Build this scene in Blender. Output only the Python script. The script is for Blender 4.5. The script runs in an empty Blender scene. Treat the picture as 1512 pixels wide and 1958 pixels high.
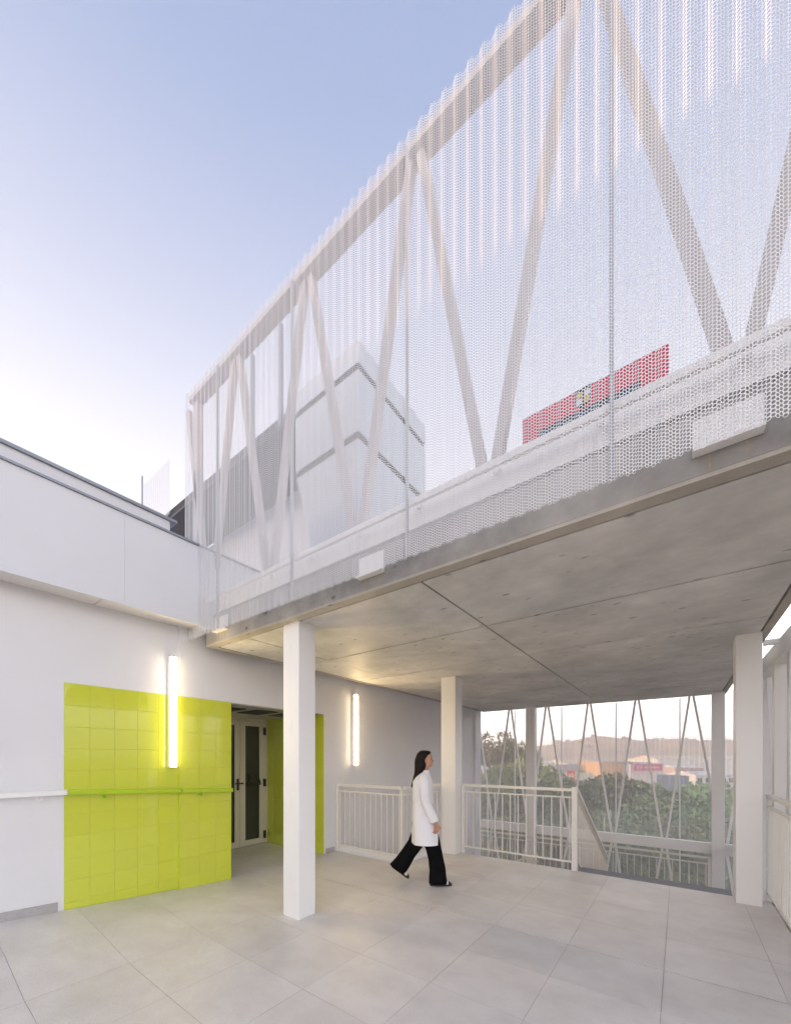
import bpy, math, random
import numpy as np
from mathutils import Vector, Matrix
random.seed(7); rng = np.random.default_rng(7)
scene = bpy.context.scene
COL = scene.collection

# ------------------------------------------------------------------ camera, sky, sun, exposure
H = 1.56; F_PX = 732.6; YAW = -0.6371
cam_data = bpy.data.cameras.new('camera'); cam = bpy.data.objects.new('camera', cam_data); COL.objects.link(cam)
cam.location = (0, 0, H); cam.rotation_euler = (math.radians(90), 0, -YAW)
cam_data.sensor_fit = 'HORIZONTAL'; cam_data.sensor_width = 36.0
cam_data.lens = F_PX/1512*36.0
cam_data.shift_y = (1449.9-979)/1512
cam_data.clip_start = 0.05; cam_data.clip_end = 12000
scene.camera = cam

SUN_DIR = Vector((1.0, 0.16, -0.085)).normalized()      # the way the light travels
world = bpy.data.worlds.new('World'); scene.world = world; world.use_nodes = True
wn = world.node_tree.nodes; wl = world.node_tree.links; wn.clear()
w_out = wn.new('ShaderNodeOutputWorld'); w_bg = wn.new('ShaderNodeBackground')
w_sky = wn.new('ShaderNodeTexSky'); w_sky.sky_type = 'NISHITA'; w_sky.sun_disc = False
w_sky.sun_elevation = math.radians(6.0)
w_sky.sun_rotation = math.atan2(-SUN_DIR.x, -SUN_DIR.y)
w_sky.air_density = 1.0; w_sky.dust_density = 0.6; w_sky.ozone_density = 1.5
w_tc = wn.new('ShaderNodeTexCoord'); w_sep = wn.new('ShaderNodeSeparateXYZ'); w_ramp = wn.new('ShaderNodeValToRGB')
wl.new(w_tc.outputs['Generated'], w_sep.inputs[0]); wl.new(w_sep.outputs['Z'], w_ramp.inputs[0])
cr = w_ramp.color_ramp
stops = [(0.0, (14.0, 13.5, 13.3)), (0.24, (12.8, 12.7, 12.9)), (0.40, (3.9, 3.85, 4.1)), (0.60, (2.65, 2.75, 3.2)), (0.72, (1.95, 2.15, 2.8)), (0.86, (1.15, 1.5, 2.35)), (1.0, (0.85, 1.2, 2.1))]
while len(cr.elements) < len(stops): cr.elements.new(0.5)
for e, (p, c) in zip(cr.elements, stops): e.position = p; e.color = (c[0], c[1], c[2], 1)
w_mix = wn.new('ShaderNodeMix'); w_mix.data_type = 'RGBA'; w_mix.inputs[0].default_value = 0.92
wl.new(w_sky.outputs[0], w_mix.inputs[6]); wl.new(w_ramp.outputs[0], w_mix.inputs[7])
wl.new(w_mix.outputs[2], w_bg.inputs['Color']); w_bg.inputs['Strength'].default_value = 0.15
wl.new(w_bg.outputs[0], w_out.inputs[0])

sun_d = bpy.data.lights.new('sun', 'SUN'); sun = bpy.data.objects.new('sun', sun_d); COL.objects.link(sun)
sun_d.energy = 5.0; sun_d.angle = math.radians(0.6); sun_d.color = (1.0, 0.60, 0.33)
sun.rotation_euler = SUN_DIR.to_track_quat('-Z', 'Y').to_euler(); sun.location = (-20, -5, 12)

scene.view_settings.view_transform = 'Standard'; scene.view_settings.look = 'None'
scene.view_settings.gamma = 1.0; scene.view_settings.exposure = 1.1; scene.view_settings.use_curve_mapping = False
cy = scene.cycles
cy.use_denoising = True
try: cy.denoiser = 'OPENIMAGEDENOISE'
except Exception: pass
cy.max_bounces = 8; cy.diffuse_bounces = 5; cy.glossy_bounces = 3; cy.transmission_bounces = 6; cy.transparent_max_bounces = 12
cy.volume_bounces = 1; cy.caustics_reflective = False; cy.caustics_refractive = False
cy.sample_clamp_indirect = 6.0

# ------------------------------------------------------------------ materials
def mat(name, base=(0.8, 0.8, 0.8), rough=0.5, metal=0.0, var=0.0, scale=3.0, bump=0.0, bscale=60.0, spec=0.5, coat=0.0, emit=None, estr=0.0, alpha=None, dark=None):
    m = bpy.data.materials.new(name); m.use_nodes = True
    nt = m.node_tree; n = nt.nodes; l = nt.links
    b = n['Principled BSDF']
    b.inputs['Base Color'].default_value = (*base, 1); b.inputs['Roughness'].default_value = rough
    b.inputs['Metallic'].default_value = metal; b.inputs['Specular IOR Level'].default_value = spec
    b.inputs['Coat Weight'].default_value = coat
    tc = n.new('ShaderNodeTexCoord')
    if var > 0 or dark is not None:
        nz = n.new('ShaderNodeTexNoise'); nz.inputs['Scale'].default_value = scale; nz.inputs['Detail'].default_value = 6; nz.inputs['Roughness'].default_value = 0.6
        l.new(tc.outputs['Object'], nz.inputs['Vector'])
        rp = n.new('ShaderNodeValToRGB'); rp.color_ramp.elements[0].position = 0.3; rp.color_ramp.elements[1].position = 0.7
        lo = dark if dark is not None else tuple(max(0, c*(1-var)) for c in base)
        hi = tuple(min(1, c*(1+var*0.6)) for c in base)
        rp.color_ramp.elements[0].color = (*lo, 1); rp.color_ramp.elements[1].color = (*hi, 1)
        l.new(nz.outputs['Fac'], rp.inputs[0]); l.new(rp.outputs[0], b.inputs['Base Color'])
    if bump > 0:
        nb = n.new('ShaderNodeTexNoise'); nb.inputs['Scale'].default_value = bscale; nb.inputs['Detail'].default_value = 4
        l.new(tc.outputs['Object'], nb.inputs['Vector'])
        bp = n.new('ShaderNodeBump'); bp.inputs['Strength'].default_value = bump; bp.inputs['Distance'].default_value = 0.01
        l.new(nb.outputs['Fac'], bp.inputs['Height']); l.new(bp.outputs[0], b.inputs['Normal'])
    if emit is not None:
        b.inputs['Emission Color'].default_value = (*emit, 1); b.inputs['Emission Strength'].default_value = estr
    return m

M = {}
M['plaster'] = mat('white_plaster', (0.745, 0.755, 0.785), 0.75, var=0.035, scale=1.6, bump=0.12, bscale=220)
M['fascia'] = mat('white_fascia_render', (0.69, 0.71, 0.755), 0.7, var=0.04, scale=0.9, bump=0.08, bscale=160)
M['soffit'] = mat('white_soffit_board', (0.74, 0.73, 0.73), 0.7, var=0.02)
M['steel'] = mat('white_painted_steel', (0.84, 0.84, 0.84), 0.42, var=0.02, scale=2, bump=0.03, bscale=80)
M['truss'] = mat('warm_grey_painted_steel', (0.47, 0.45, 0.455), 0.45, var=0.03, scale=2)
M['rail'] = mat('cream_painted_steel', (0.80, 0.78, 0.73), 0.38, var=0.02)
M['sheet'] = mat('white_perforated_sheet', (0.70, 0.71, 0.74), 0.45)
M['flash'] = mat('grey_metal_flashing', (0.28, 0.31, 0.36), 0.35, metal=0.6, var=0.1)
M['flash_light'] = mat('grey_blue_steel', (0.40, 0.43, 0.48), 0.4)
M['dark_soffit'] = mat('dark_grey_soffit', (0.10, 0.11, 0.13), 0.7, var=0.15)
M['grey_wall'] = mat('blue_grey_wall', (0.45, 0.49, 0.56), 0.6, var=0.06)
M['slot'] = mat('dark_slot', (0.03, 0.03, 0.035), 0.8)
M['skirt'] = mat('grey_stone_skirting', (0.42, 0.41, 0.41), 0.7, var=0.12, scale=30, bump=0.1)
M['black'] = mat('black_plastic', (0.012, 0.012, 0.012), 0.35, var=0.05)
M['door'] = mat('cream_aluminium_door', (0.66, 0.62, 0.52), 0.4, var=0.02)
M['glass'] = mat('dark_tinted_glass', (0.02, 0.024, 0.024), 0.08, spec=0.6)
M['green_rail'] = mat('lime_painted_rail', (0.42, 0.60, 0.012), 0.3, var=0.02)
M['grout'] = mat('pale_grout', (0.64, 0.68, 0.16), 0.8, var=0.1, scale=20)
M['lamp_side'] = mat('lamp_side_diffuser', (1, 0.95, 0.85), 0.4, emit=(1.0, 0.78, 0.50), estr=5.0)
M['lamp'] = mat('lamp_diffuser', (1, 0.95, 0.85), 0.4, emit=(1.0, 0.72, 0.36), estr=36.0)
M['stepstone'] = mat('grey_step_stone', (0.26, 0.27, 0.30), 0.7, var=0.15, scale=14, bump=0.1)
M['rust'] = mat('rusty_edge', (0.40, 0.32, 0.23), 0.85, var=0.25, scale=30)

def tile_material(name, base):
    m = mat(name, base, 0.07, spec=0.6, coat=0.6)
    nt = m.node_tree; n = nt.nodes; l = nt.links; b = n['Principled BSDF']
    oi = n.new('ShaderNodeObjectInfo'); hsv = n.new('ShaderNodeHueSaturation'); hsv.inputs['Color'].default_value = (*base, 1)
    mr = n.new('ShaderNodeMapRange'); mr.inputs['To Min'].default_value = 0.98; mr.inputs['To Max'].default_value = 1.02
    l.new(oi.outputs['Random'], mr.inputs[0]); l.new(mr.outputs[0], hsv.inputs['Value']); l.new(hsv.outputs[0], b.inputs['Base Color'])
    tc = n.new('ShaderNodeTexCoord'); nz = n.new('ShaderNodeTexNoise'); nz.inputs['Scale'].default_value = 5.0; nz.inputs['Detail'].default_value = 2
    l.new(tc.outputs['Object'], nz.inputs['Vector'])
    bp = n.new('ShaderNodeBump'); bp.inputs['Strength'].default_value = 0.18; bp.inputs['Distance'].default_value = 0.01
    l.new(nz.outputs['Fac'], bp.inputs['Height']); l.new(bp.outputs[0], b.inputs['Normal'])
    return m
M['tile'] = tile_material('lime_glazed_tile', (0.585, 0.64, 0.045))

def paving_material():
    m = mat('beige_porcelain_paving', (0.5, 0.48, 0.46), 0.42, spec=0.45)
    nt = m.node_tree; n = nt.nodes; l = nt.links; b = n['Principled BSDF']
    tc = n.new('ShaderNodeTexCoord'); oi = n.new('ShaderNodeObjectInfo')
    n1 = n.new('ShaderNodeTexNoise'); n1.inputs['Scale'].default_value = 2.2; n1.inputs['Detail'].default_value = 8; n1.inputs['Roughness'].default_value = 0.65
    mp = n.new('ShaderNodeMapping'); mp.inputs['Scale'].default_value = (1, 1.25, 1); l.new(tc.outputs['Object'], mp.inputs[0]); l.new(mp.outputs[0], n1.inputs['Vector'])
    n2 = n.new('ShaderNodeTexNoise'); n2.inputs['Scale'].default_value = 140; n2.inputs['Detail'].default_value = 3; l.new(tc.outputs['Object'], n2.inputs['Vector'])
    r1 = n.new('ShaderNodeValToRGB'); e = r1.color_ramp.elements
    e[0].position = 0.28; e[0].color = (0.62, 0.59, 0.575, 1); e[1].position = 0.74; e[1].color = (0.78, 0.755, 0.74, 1)
    l.new(n1.outputs['Fac'], r1.inputs[0])
    r2 = n.new('ShaderNodeMapRange'); r2.inputs['From Min'].default_value = 0.3; r2.inputs['From Max'].default_value = 0.7; r2.inputs['To Min'].default_value = 0.9; r2.inputs['To Max'].default_value = 1.07
    l.new(n2.outputs['Fac'], r2.inputs[0])
    r3 = n.new('ShaderNodeMapRange'); r3.inputs['To Min'].default_value = 0.945; r3.inputs['To Max'].default_value = 1.03; l.new(oi.outputs['Random'], r3.inputs[0])
    mu = n.new('ShaderNodeMath'); mu.operation = 'MULTIPLY'; l.new(r2.outputs[0], mu.inputs[0]); l.new(r3.outputs[0], mu.inputs[1])
    hv = n.new('ShaderNodeHueSaturation'); l.new(r1.outputs[0], hv.inputs['Color']); l.new(mu.outputs[0], hv.inputs['Value']); l.new(hv.outputs[0], b.inputs['Base Color'])
    bp = n.new('ShaderNodeBump'); bp.inputs['Strength'].default_value = 0.15; bp.inputs['Distance'].default_value = 0.004
    l.new(n2.outputs['Fac'], bp.inputs['Height']); l.new(bp.outputs[0], b.inputs['Normal'])
    return m
M['paving'] = paving_material()
M['joint'] = mat('paving_joint', (0.30, 0.285, 0.27), 0.9, var=0.2, scale=30)

def concrete_material(name, lo=(0.54, 0.535, 0.525), hi=(0.76, 0.75, 0.73)):
    m = mat(name, (0.3, 0.3, 0.28), 0.62, spec=0.35)
    nt = m.node_tree; n = nt.nodes; l = nt.links; b = n['Principled BSDF']
    tc = n.new('ShaderNodeTexCoord')
    n1 = n.new('ShaderNodeTexNoise'); n1.inputs['Scale'].default_value = 1.1; n1.inputs['Detail'].default_value = 9; n1.inputs['Roughness'].default_value = 0.62
    l.new(tc.outputs['Object'], n1.inputs['Vector'])
    mp = n.new('ShaderNodeMapping'); mp.inputs['Scale'].default_value = (1.0, 1.35, 1.35); l.new(tc.outputs['Object'], mp.inputs[0])
    n2 = n.new('ShaderNodeTexNoise'); n2.inputs['Scale'].default_value = 3.4; n2.inputs['Detail'].default_value = 7; n2.inputs['Roughness'].default_value = 0.7
    l.new(mp.outputs[0], n2.inputs['Vector'])
    r1 = n.new('ShaderNodeValToRGB'); e = r1.color_ramp.elements
    e[0].position = 0.36; e[0].color = (*lo, 1); e[1].position = 0.64; e[1].color = (*hi, 1)
    l.new(n1.outputs['Fac'], r1.inputs[0])
    r2 = n.new('ShaderNodeMapRange'); r2.inputs['From Min'].default_value = 0.3; r2.inputs['From Max'].default_value = 0.7; r2.inputs['To Min'].default_value = 0.88; r2.inputs['To Max'].default_value = 1.08
    l.new(n2.outputs['Fac'], r2.inputs[0])
    # small dark elongated blow-holes and stains
    mp2 = n.new('ShaderNodeMapping'); mp2.inputs['Scale'].default_value = (1.0, 2.6, 2.0); l.new(tc.outputs['Object'], mp2.inputs[0])
    vo = n.new('ShaderNodeTexVoronoi'); vo.inputs['Scale'].default_value = 3.4; vo.inputs['Randomness'].default_value = 1.0
    l.new(mp2.outputs[0], vo.inputs['Vector'])
    n3 = n.new('ShaderNodeTexNoise'); n3.inputs['Scale'].default_value = 14; n3.inputs['Detail'].default_value = 3; l.new(tc.outputs['Object'], n3.inputs['Vector'])
    ad = n.new('ShaderNodeMath'); ad.operation = 'MULTIPLY_ADD'; ad.inputs[1].default_value = 0.16; l.new(n3.outputs['Fac'], ad.inputs[0]); l.new(vo.outputs['Distance'], ad.inputs[2])
    r3 = n.new('ShaderNodeMapRange'); r3.inputs['From Min'].default_value = 0.165; r3.inputs['From Max'].default_value = 0.205; r3.inputs['To Min'].default_value = 0.5; r3.inputs['To Max'].default_value = 1.0
    l.new(ad.outputs[0], r3.inputs[0])
    mu = n.new('ShaderNodeMath'); mu.operation = 'MULTIPLY'; l.new(r2.outputs[0], mu.inputs[0]); l.new(r3.outputs[0], mu.inputs[1])
    hv = n.new('ShaderNodeHueSaturation'); l.new(r1.outputs[0], hv.inputs['Color']); l.new(mu.outputs[0], hv.inputs['Value']); l.new(hv.outputs[0], b.inputs['Base Color'])
    rr = n.new('ShaderNodeMapRange'); rr.inputs['To Min'].default_value = 0.4; rr.inputs['To Max'].default_value = 0.75; l.new(n1.outputs['Fac'], rr.inputs[0]); l.new(rr.outputs[0], b.inputs['Roughness'])
    bp = n.new('ShaderNodeBump'); bp.inputs['Strength'].default_value = 0.35; bp.inputs['Distance'].default_value = 0.006
    l.new(n2.outputs['Fac'], bp.inputs['Height']); l.new(bp.outputs[0], b.inputs['Normal'])
    return m
M['concrete'] = concrete_material('formed_concrete')
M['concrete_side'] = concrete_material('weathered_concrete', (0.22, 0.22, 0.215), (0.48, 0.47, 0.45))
M['shaded_joint'] = mat('dirt_and_shade_joint', (0.13, 0.12, 0.11), 0.9, var=0.3, scale=9)  # dark colour carries the shade of the panel gaps along with dirt

# ------------------------------------------------------------------ helpers
WL = {}          # world location of every object made here
def reg(o, loc): WL[o.name] = Vector(loc); return o
def thing(name, label, cat, loc=(0, 0, 0), group=None):
    o = bpy.data.objects.new(name, None); COL.objects.link(o); o.location = loc; o.empty_display_size = 0.1
    o['label'] = label; o['category'] = cat
    if group: o['group'] = group
    return reg(o, loc)
def tag(o, label, cat, group=None):
    o['label'] = label; o['category'] = cat
    if group: o['group'] = group
    return o
class MB:
    def __init__(s): s.v = []; s.f = []; s.m = []
    def add(s, vs, fs, mi=0):
        n = len(s.v); s.v += [tuple(p) for p in vs]; s.f += [tuple(n+i for i in f) for f in fs]; s.m += [mi]*len(fs); return s
    def box(s, a, b, mi=0):
        x0, x1 = sorted((a[0], b[0])); y0, y1 = sorted((a[1], b[1])); z0, z1 = sorted((a[2], b[2]))
        vs = [(x0, y0, z0), (x1, y0, z0), (x1, y1, z0), (x0, y1, z0), (x0, y0, z1), (x1, y0, z1), (x1, y1, z1), (x0, y1, z1)]
        return s.add(vs, [(0, 3, 2, 1), (4, 5, 6, 7), (0, 1, 5, 4), (1, 2, 6, 5), (2, 3, 7, 6), (3, 0, 4, 7)], mi)
    def beam(s, p0, p1, w, h, side=None, mi=0):      # w across `side`, h across the other direction
        p0 = Vector(p0); p1 = Vector(p1); d = (p1-p0).normalized()
        sd = Vector(side) if side else (Vector((0, 0, 1)) if abs(d.z) < 0.9 else Vector((1, 0, 0)))
        a = (sd - d*sd.dot(d)).normalized(); b = d.cross(a).normalized()
        vs = []
        for p in (p0, p1):
            for i, j in ((-1, -1), (1, -1), (1, 1), (-1, 1)): vs.append(p + a*(i*w/2) + b*(j*h/2))
        return s.add(vs, [(3, 2, 1, 0), (4, 5, 6, 7), (0, 1, 5, 4), (1, 2, 6, 5), (2, 3, 7, 6), (3, 0, 4, 7)], mi)
    def cyl(s, p0, p1, r0, r1=None, n=12, cap=True, mi=0):
        r1 = r0 if r1 is None else r1
        p0 = Vector(p0); p1 = Vector(p1); d = (p1-p0).normalized()
        t = Vector((0, 0, 1)) if abs(d.z) < 0.9 else Vector((1, 0, 0)); a = d.cross(t).normalized(); b = d.cross(a).normalized()
        vs = []
        for p, r in ((p0, r0), (p1, r1)):
            for k in range(n): q = 2*math.pi*k/n; vs.append(p + a*(r*math.cos(q)) + b*(r*math.sin(q)))
        fs = [(k, (k+1) % n, n+(k+1) % n, n+k) for k in range(n)]
        if cap: fs += [tuple(range(n-1, -1, -1)), tuple(range(n, 2*n))]
        return s.add(vs, fs, mi)
    def tube(s, pts, r, n=8, mi=0):
        for a, b in zip(pts[:-1], pts[1:]): s.cyl(a, b, r, r, n, True, mi)
        return s
    def loft(s, rings, mi=0, cap=True):              # rings: lists of the same number of points
        n = len(rings[0]); base = len(s.v)
        for r in rings: s.v += [tuple(p) for p in r]
        for i in range(len(rings)-1):
            for k in range(n):
                s.f.append((base+i*n+k, base+i*n+(k+1) % n, base+(i+1)*n+(k+1) % n, base+(i+1)*n+k)); s.m.append(mi)
        if cap:
            s.f.append(tuple(base+k for k in range(n-1, -1, -1))); s.m.append(mi)
            s.f.append(tuple(base+(len(rings)-1)*n+k for k in range(n))); s.m.append(mi)
        return s
    def mesh(s, name, mats, off=(0, 0, 0), smooth=False, bevel=0):
        me = bpy.data.meshes.new(name); o = Vector(off)
        me.from_pydata([(v[0]-o.x, v[1]-o.y, v[2]-o.z) for v in s.v], [], s.f)
        for mm in (mats if isinstance(mats, (list, tuple)) else [mats]): me.materials.append(mm)
        me.polygons.foreach_set('material_index', s.m)
        if smooth: me.polygons.foreach_set('use_smooth', [True]*len(s.f))
        me.update(); return me
    def build(s, name, mats, parent=None, smooth=False, bevel=0, loc=None, kind=None):
        pl = WL[parent.name] if parent else Vector((0, 0, 0))
        loc = Vector(loc) if loc is not None else pl
        o = bpy.data.objects.new(name, s.mesh(name, mats, loc, smooth)); COL.objects.link(o)
        if parent: o.parent = parent; o.location = loc-pl
        else: o.location = loc
        if bevel: bv = o.modifiers.new('bevel', 'BEVEL'); bv.width = bevel; bv.segments = 2; bv.limit_method = 'ANGLE'
        if kind: o['kind'] = kind
        return reg(o, loc)
def inst(mesh, name, parent, loc, rotz=0.0, scale=None):
    o = bpy.data.objects.new(name, mesh); COL.objects.link(o)
    pl = WL[parent.name] if parent else Vector((0, 0, 0))
    if parent: o.parent = parent
    o.location = Vector(loc)-pl; o.rotation_euler = (0, 0, rotz)
    if scale: o.scale = scale
    return reg(o, loc)
def box(name, a, b, m, parent=None, bevel=0, kind=None): return MB().box(a, b).build(name, m, parent, bevel=bevel, kind=kind)
RT = Vector((math.cos(YAW), -math.sin(YAW), 0)); FW = Vector((math.sin(YAW), math.cos(YAW), 0))
def far(u, depth, z=0.0):                            # a spot in the valley, by bearing and distance
    p = (RT*((u-756)/F_PX)+FW)*depth; return Vector((p.x, p.y, z))
def vz(v, depth): return H+(1449.9-v)/F_PX*depth

# ------------------------------------------------------------------ terrain
def ground_z(x, y):
    d = math.hypot(x, y); ang = (x*RT.x+y*RT.y)/max(1e-6, x*FW.x+y*FW.y) if (x*FW.x+y*FW.y) > 0 else 9
    z = -3.4
    if d > 13: z -= min(1, (d-13)/8)*1.9
    if d > 21: z -= min(1, (d-21)/90)*8.5
    u = 756+F_PX*ang
    if 420 < d < 1500:
        prof = 0
        pts = [(600, 4), (850, 8), (980, 14), (1030, 26), (1080, 39), (1130, 44), (1190, 38), (1260, 33), (1330, 34), (1420, 30), (1600, 22), (2200, 10), (3200, 4)]
        if ang < 8:
            if u <= pts[0][0]: prof = 3
            elif u >= pts[-1][0]: prof = 3
            else:
                for (a, pa), (b, pb) in zip(pts[:-1], pts[1:]):
                    if a <= u <= b: t = (u-a)/(b-a); t = t*t*(3-2*t); prof = pa+(pb-pa)*t
        r = (d-420)/260
        r = max(0, min(1, r)); r = r*r*(3-2*r)
        if d > 760: r *= max(0, 1-(d-760)/600)
        z += r*(prof*0.8+13.8)*1.0 + 2.0*math.sin(u*0.045)*r+1.2*math.sin(u*0.021+d*0.02)*r
    return z
def build_terrain():
    radii = [0.0, 4, 8, 11, 13, 15, 17, 19, 21, 25, 30, 40, 55, 75, 100, 130, 170, 220, 290, 360, 420, 450, 480, 510, 540, 570, 600, 630, 660, 680, 700, 730, 760, 820, 900, 1050, 1300, 1500, 2200, 3500, 6000, 9500]
    N = 360
    vs = [(0, 0, ground_z(0, 0.01))]; fs = []
    for r in radii[1:]:
        for k in range(N):
            a = 2*math.pi*k/N; x, y = r*math.cos(a), r*math.sin(a); vs.append((x, y, ground_z(x, y)))
    for k in range(N): fs.append((0, 1+k, 1+(k+1) % N))
    for i in range(len(radii)-2):
        for k in range(N):
            a = 1+i*N+k; b = 1+i*N+(k+1) % N; fs.append((a, a+N, b+N, b))
    mb = MB(); mb.v = vs; mb.f = fs; mb.m = [0]*len(fs)
    m = mat('dry_hill_ground', (0.3, 0.22, 0.15), 0.95, spec=0.1)
    nt = m.node_tree; n = nt.nodes; l = nt.links; b = n['Principled BSDF']
    tc = n.new('ShaderNodeTexCoord'); n1 = n.new('ShaderNodeTexNoise'); n1.inputs['Scale'].default_value = 0.03; n1.inputs['Detail'].default_value = 10; n1.inputs['Roughness'].default_value = 0.65
    l.new(tc.outputs['Object'], n1.inputs['Vector'])
    r1 = n.new('ShaderNodeValToRGB'); e = r1.color_ramp.elements; e[0].position = 0.36; e[0].color = (0.30, 0.25, 0.21, 1); e[1].position = 0.62; e[1].color = (0.60, 0.42, 0.25, 1)
    l.new(n1.outputs['Fac'], r1.inputs[0]); l.new(r1.outputs[0], b.inputs['Base Color'])
    o = mb.build('ground', m, smooth=True, kind='structure'); return o
build_terrain()

# ------------------------------------------------------------------ terrace floor with single paving slabs
def ramp(x, y):
    k = max(0.0, min(1.0, (-3.1-x)/1.5)); k = k*k*(3-2*k)
    return min(0.165, (2.7-y)*0.077)*k if y < 2.7 else 0.0
XJ = [-6.16, -5.29, -4.64, -3.99, -3.34, -2.69, -2.04, -1.39, -0.745, -0.09, 0.56, 0.80]
YJ = [-2.9, -2.32, -1.745, -1.17, -0.595, -0.02, 0.555, 1.13, 1.705, 2.28, 2.855, 3.43, 4.06, 4.66, 5.24, 5.74]
base = MB()
base.box((-6.16, -2.9, -0.32), (0.80, 4.5, -0.02)); base.box((-3.22, 4.5, -0.32), (0.80, 5.745, -0.02))
floor = base.build('floor', M['joint'], kind='structure')
bed = MB()
for i in range(len(XJ)-1):
    for j in range(len(YJ)-1):
        x0, x1, y0, y1 = XJ[i], XJ[i+1], YJ[j], YJ[j+1]
        if x1 <= -4.6 and (y1 < 2.75 or y0 > 4.25): continue
        if y1 > 4.52 and x0 < -3.35 and y0 > 4.0:
            if y0 >= 4.6: continue
        g = 0.0011; gy0 = 0.006 if abs(y0-3.43) < 1e-3 else g; gy1 = 0.006 if abs(y1-3.43) < 1e-3 else g
        if x0 < -4.63: x0 = max(x0, -6.155)
        if abs(x0+3.34) < 1e-3 and y0 >= 4.6: x0 = -3.25
        if x1 <= -3.3 and y1 > 4.5: y1 = 4.56
        if x1 <= -4.6: y0 = max(y0, 2.702); y1 = min(y1, 4.29)
        dz = rng.uniform(-0.0006, 0.0006)
        xs = (x0+g, x1-g); ys = (y0+gy0, y1-gy1)
        tp = [(x, y, ramp(x, y)+dz) for x, y in ((xs[0], ys[0]), (xs[1], ys[0]), (xs[1], ys[1]), (xs[0], ys[1]))]
        bt = [(x, y, z-0.018) for x, y, z in tp]
        mb = MB(); mb.add(bt+tp, [(3, 2, 1, 0), (4, 5, 6, 7), (0, 1, 5, 4), (1, 2, 6, 5), (2, 3, 7, 6), (3, 0, 4, 7)])
        mb.build('paving_slab', M['paving'], floor)
        q = [(x, y, max(ramp(x, y), 0)-0.0065) for x, y in ((x0, y0), (x1, y0), (x1, y1), (x0, y1))]
        bed.add(q, [(0, 1, 2, 3)])
bed.build('joint_mortar', M['joint'], floor)

# ------------------------------------------------------------------ left building
WX = -4.65
bld = thing('school_building', 'white rendered building wing with overhanging fascia, lime tiled panel and recessed entrance', 'building', (WX, 1.0, 0))
w = MB()
w.box((WX-0.35, -6, -3.4), (WX, 1.041, 3.10))
w.box((WX-0.35, 1.041, -3.4), (WX-0.008, 2.07, 2.275)); w.box((WX-0.35, 1.041, 2.275), (WX, 2.07, 3.10))
w.box((WX-0.35, 2.07, -3.4), (WX+0.022, 2.70, 2.275)); w.box((WX-0.35, 2.07, 2.275), (WX+0.03, 2.70, 3.195))
w.box((WX-0.35, 2.70, 2.272), (WX+0.03, 4.3005, 3.195))
w.box((WX-0.35, 4.3005, -3.4), (WX+0.03, 9.9, 3.195))
w.box((WX-0.35, 9.9, -6.0), (WX+0.10, 10.25, 3.195))
w.build('wall', M['plaster'], bld)
wall_sub = bpy.data.objects[bld.children[0].name] if bld.children else None
# alcove shell
a = MB()
a.box((-6.5, 2.55, -0.3), (WX-0.35, 2.70, 2.6)); a.box((-6.5, 4.30, -3.4), (WX-0.35, 4.5, 2.6))
a.box((-6.5, 2.70, 2.272), (WX-0.35, 4.30, 2.6)); a.box((-6.5, 2.70, -0.3), (-6.2, 4.30, 2.272))
alc = a.build('alcove_wall', M['plaster'], bld)
ac = box('alcove_ceiling', (-6.16, 2.705, 2.262), (WX-0.02, 4.295, 2.2715), mat('glossy_ceiling_panel', (0.5, 0.5, 0.44), 0.25, spec=0.6), bld)
for (x0, x1, y0, y1) in [(-5.52, -4.95, 2.8, 3.12), (-5.45, -4.9, 3.28, 3.62), (-5.4, -4.88, 3.8, 4.1)]:
    g = MB().box((x0, y0, 2.252), (x1, y1, 2.2615)).build('vent_grille', M['slot'], bld)
    s = MB()
    for k in range(7):
        yy = y0+0.02+(y1-y0-0.04)*k/6; s.box((x0+0.01, yy-0.006, 2.246), (x1-0.01, yy+0.006, 2.2515))
    s.build('vent_louvre', M['dark_soffit'], g)
# tiles (each its own piece, joints recessed)
def tile_grid(parent, cols, rows, mk, thick, d=0.0016, cut=None):
    for i in range(len(cols)-1):
        for j in range(len(rows)-1):
            c0, c1, r0, r1 = cols[i], cols[i+1], rows[j], rows[j+1]
            if cut and cut(c0, r1): continue
            mk(c0+d/2, c1-d/2, r0+d/2, r1-d/2).build('tile', M['tile'], parent)
rows = [2.273-0.2085*k for k in range(11)]+[0.0]; rows = sorted(rows)
gb = MB(); gb.box((WX-0.008, 1.041, -0.02), (WX+0.0012, 2.0635, 2.2745)); gb.box((WX-0.003, 2.0635, -0.02), (WX+0.0312, 2.70, 2.2745))
cladding = gb.build('tile_cladding', M['grout'], bld, kind='stuff')
cladding2 = MB().box((-6.16, 4.2905, -0.02), (WX+0.0305, 4.3001, 2.2615)).build('tile_cladding', M['grout'], bld)
box('edge_trim', (WX+0.0012, 2.0600, 0.0), (WX+0.0345, 2.0633, 2.2745), M['tile'], bld)
def mk_wall(x):
    def f(y0, y1, z0, z1):
        m_ = MB(); e = 0.0015; j = rng.uniform(-0.0004, 0.0004)
        zz0 = z0
        m_.loft([[(x-0.004, y0, zz0), (x-0.004, y1, zz0), (x-0.004, y1, z1), (x-0.004, y0, z1)], [(x+0.003+j, y0, zz0), (x+0.003+j, y1, zz0), (x+0.003+j, y1, z1), (x+0.003+j, y0, z1)], [(x+0.0045+j, y0+e, zz0+e), (x+0.0045+j, y1-e, zz0+e), (x+0.0045+j, y1-e, z1-e), (x+0.0045+j, y0+e, z1-e)]])
        return m_
    return f
tile_grid(cladding, [1.043, 1.24, 1.445, 1.65, 1.855, 2.062], rows, mk_wall(WX+0.0), 0.008)
tile_grid(cladding, [2.066, 2.292, 2.497, 2.699], rows, mk_wall(WX+0.030), 0.008)
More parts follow.
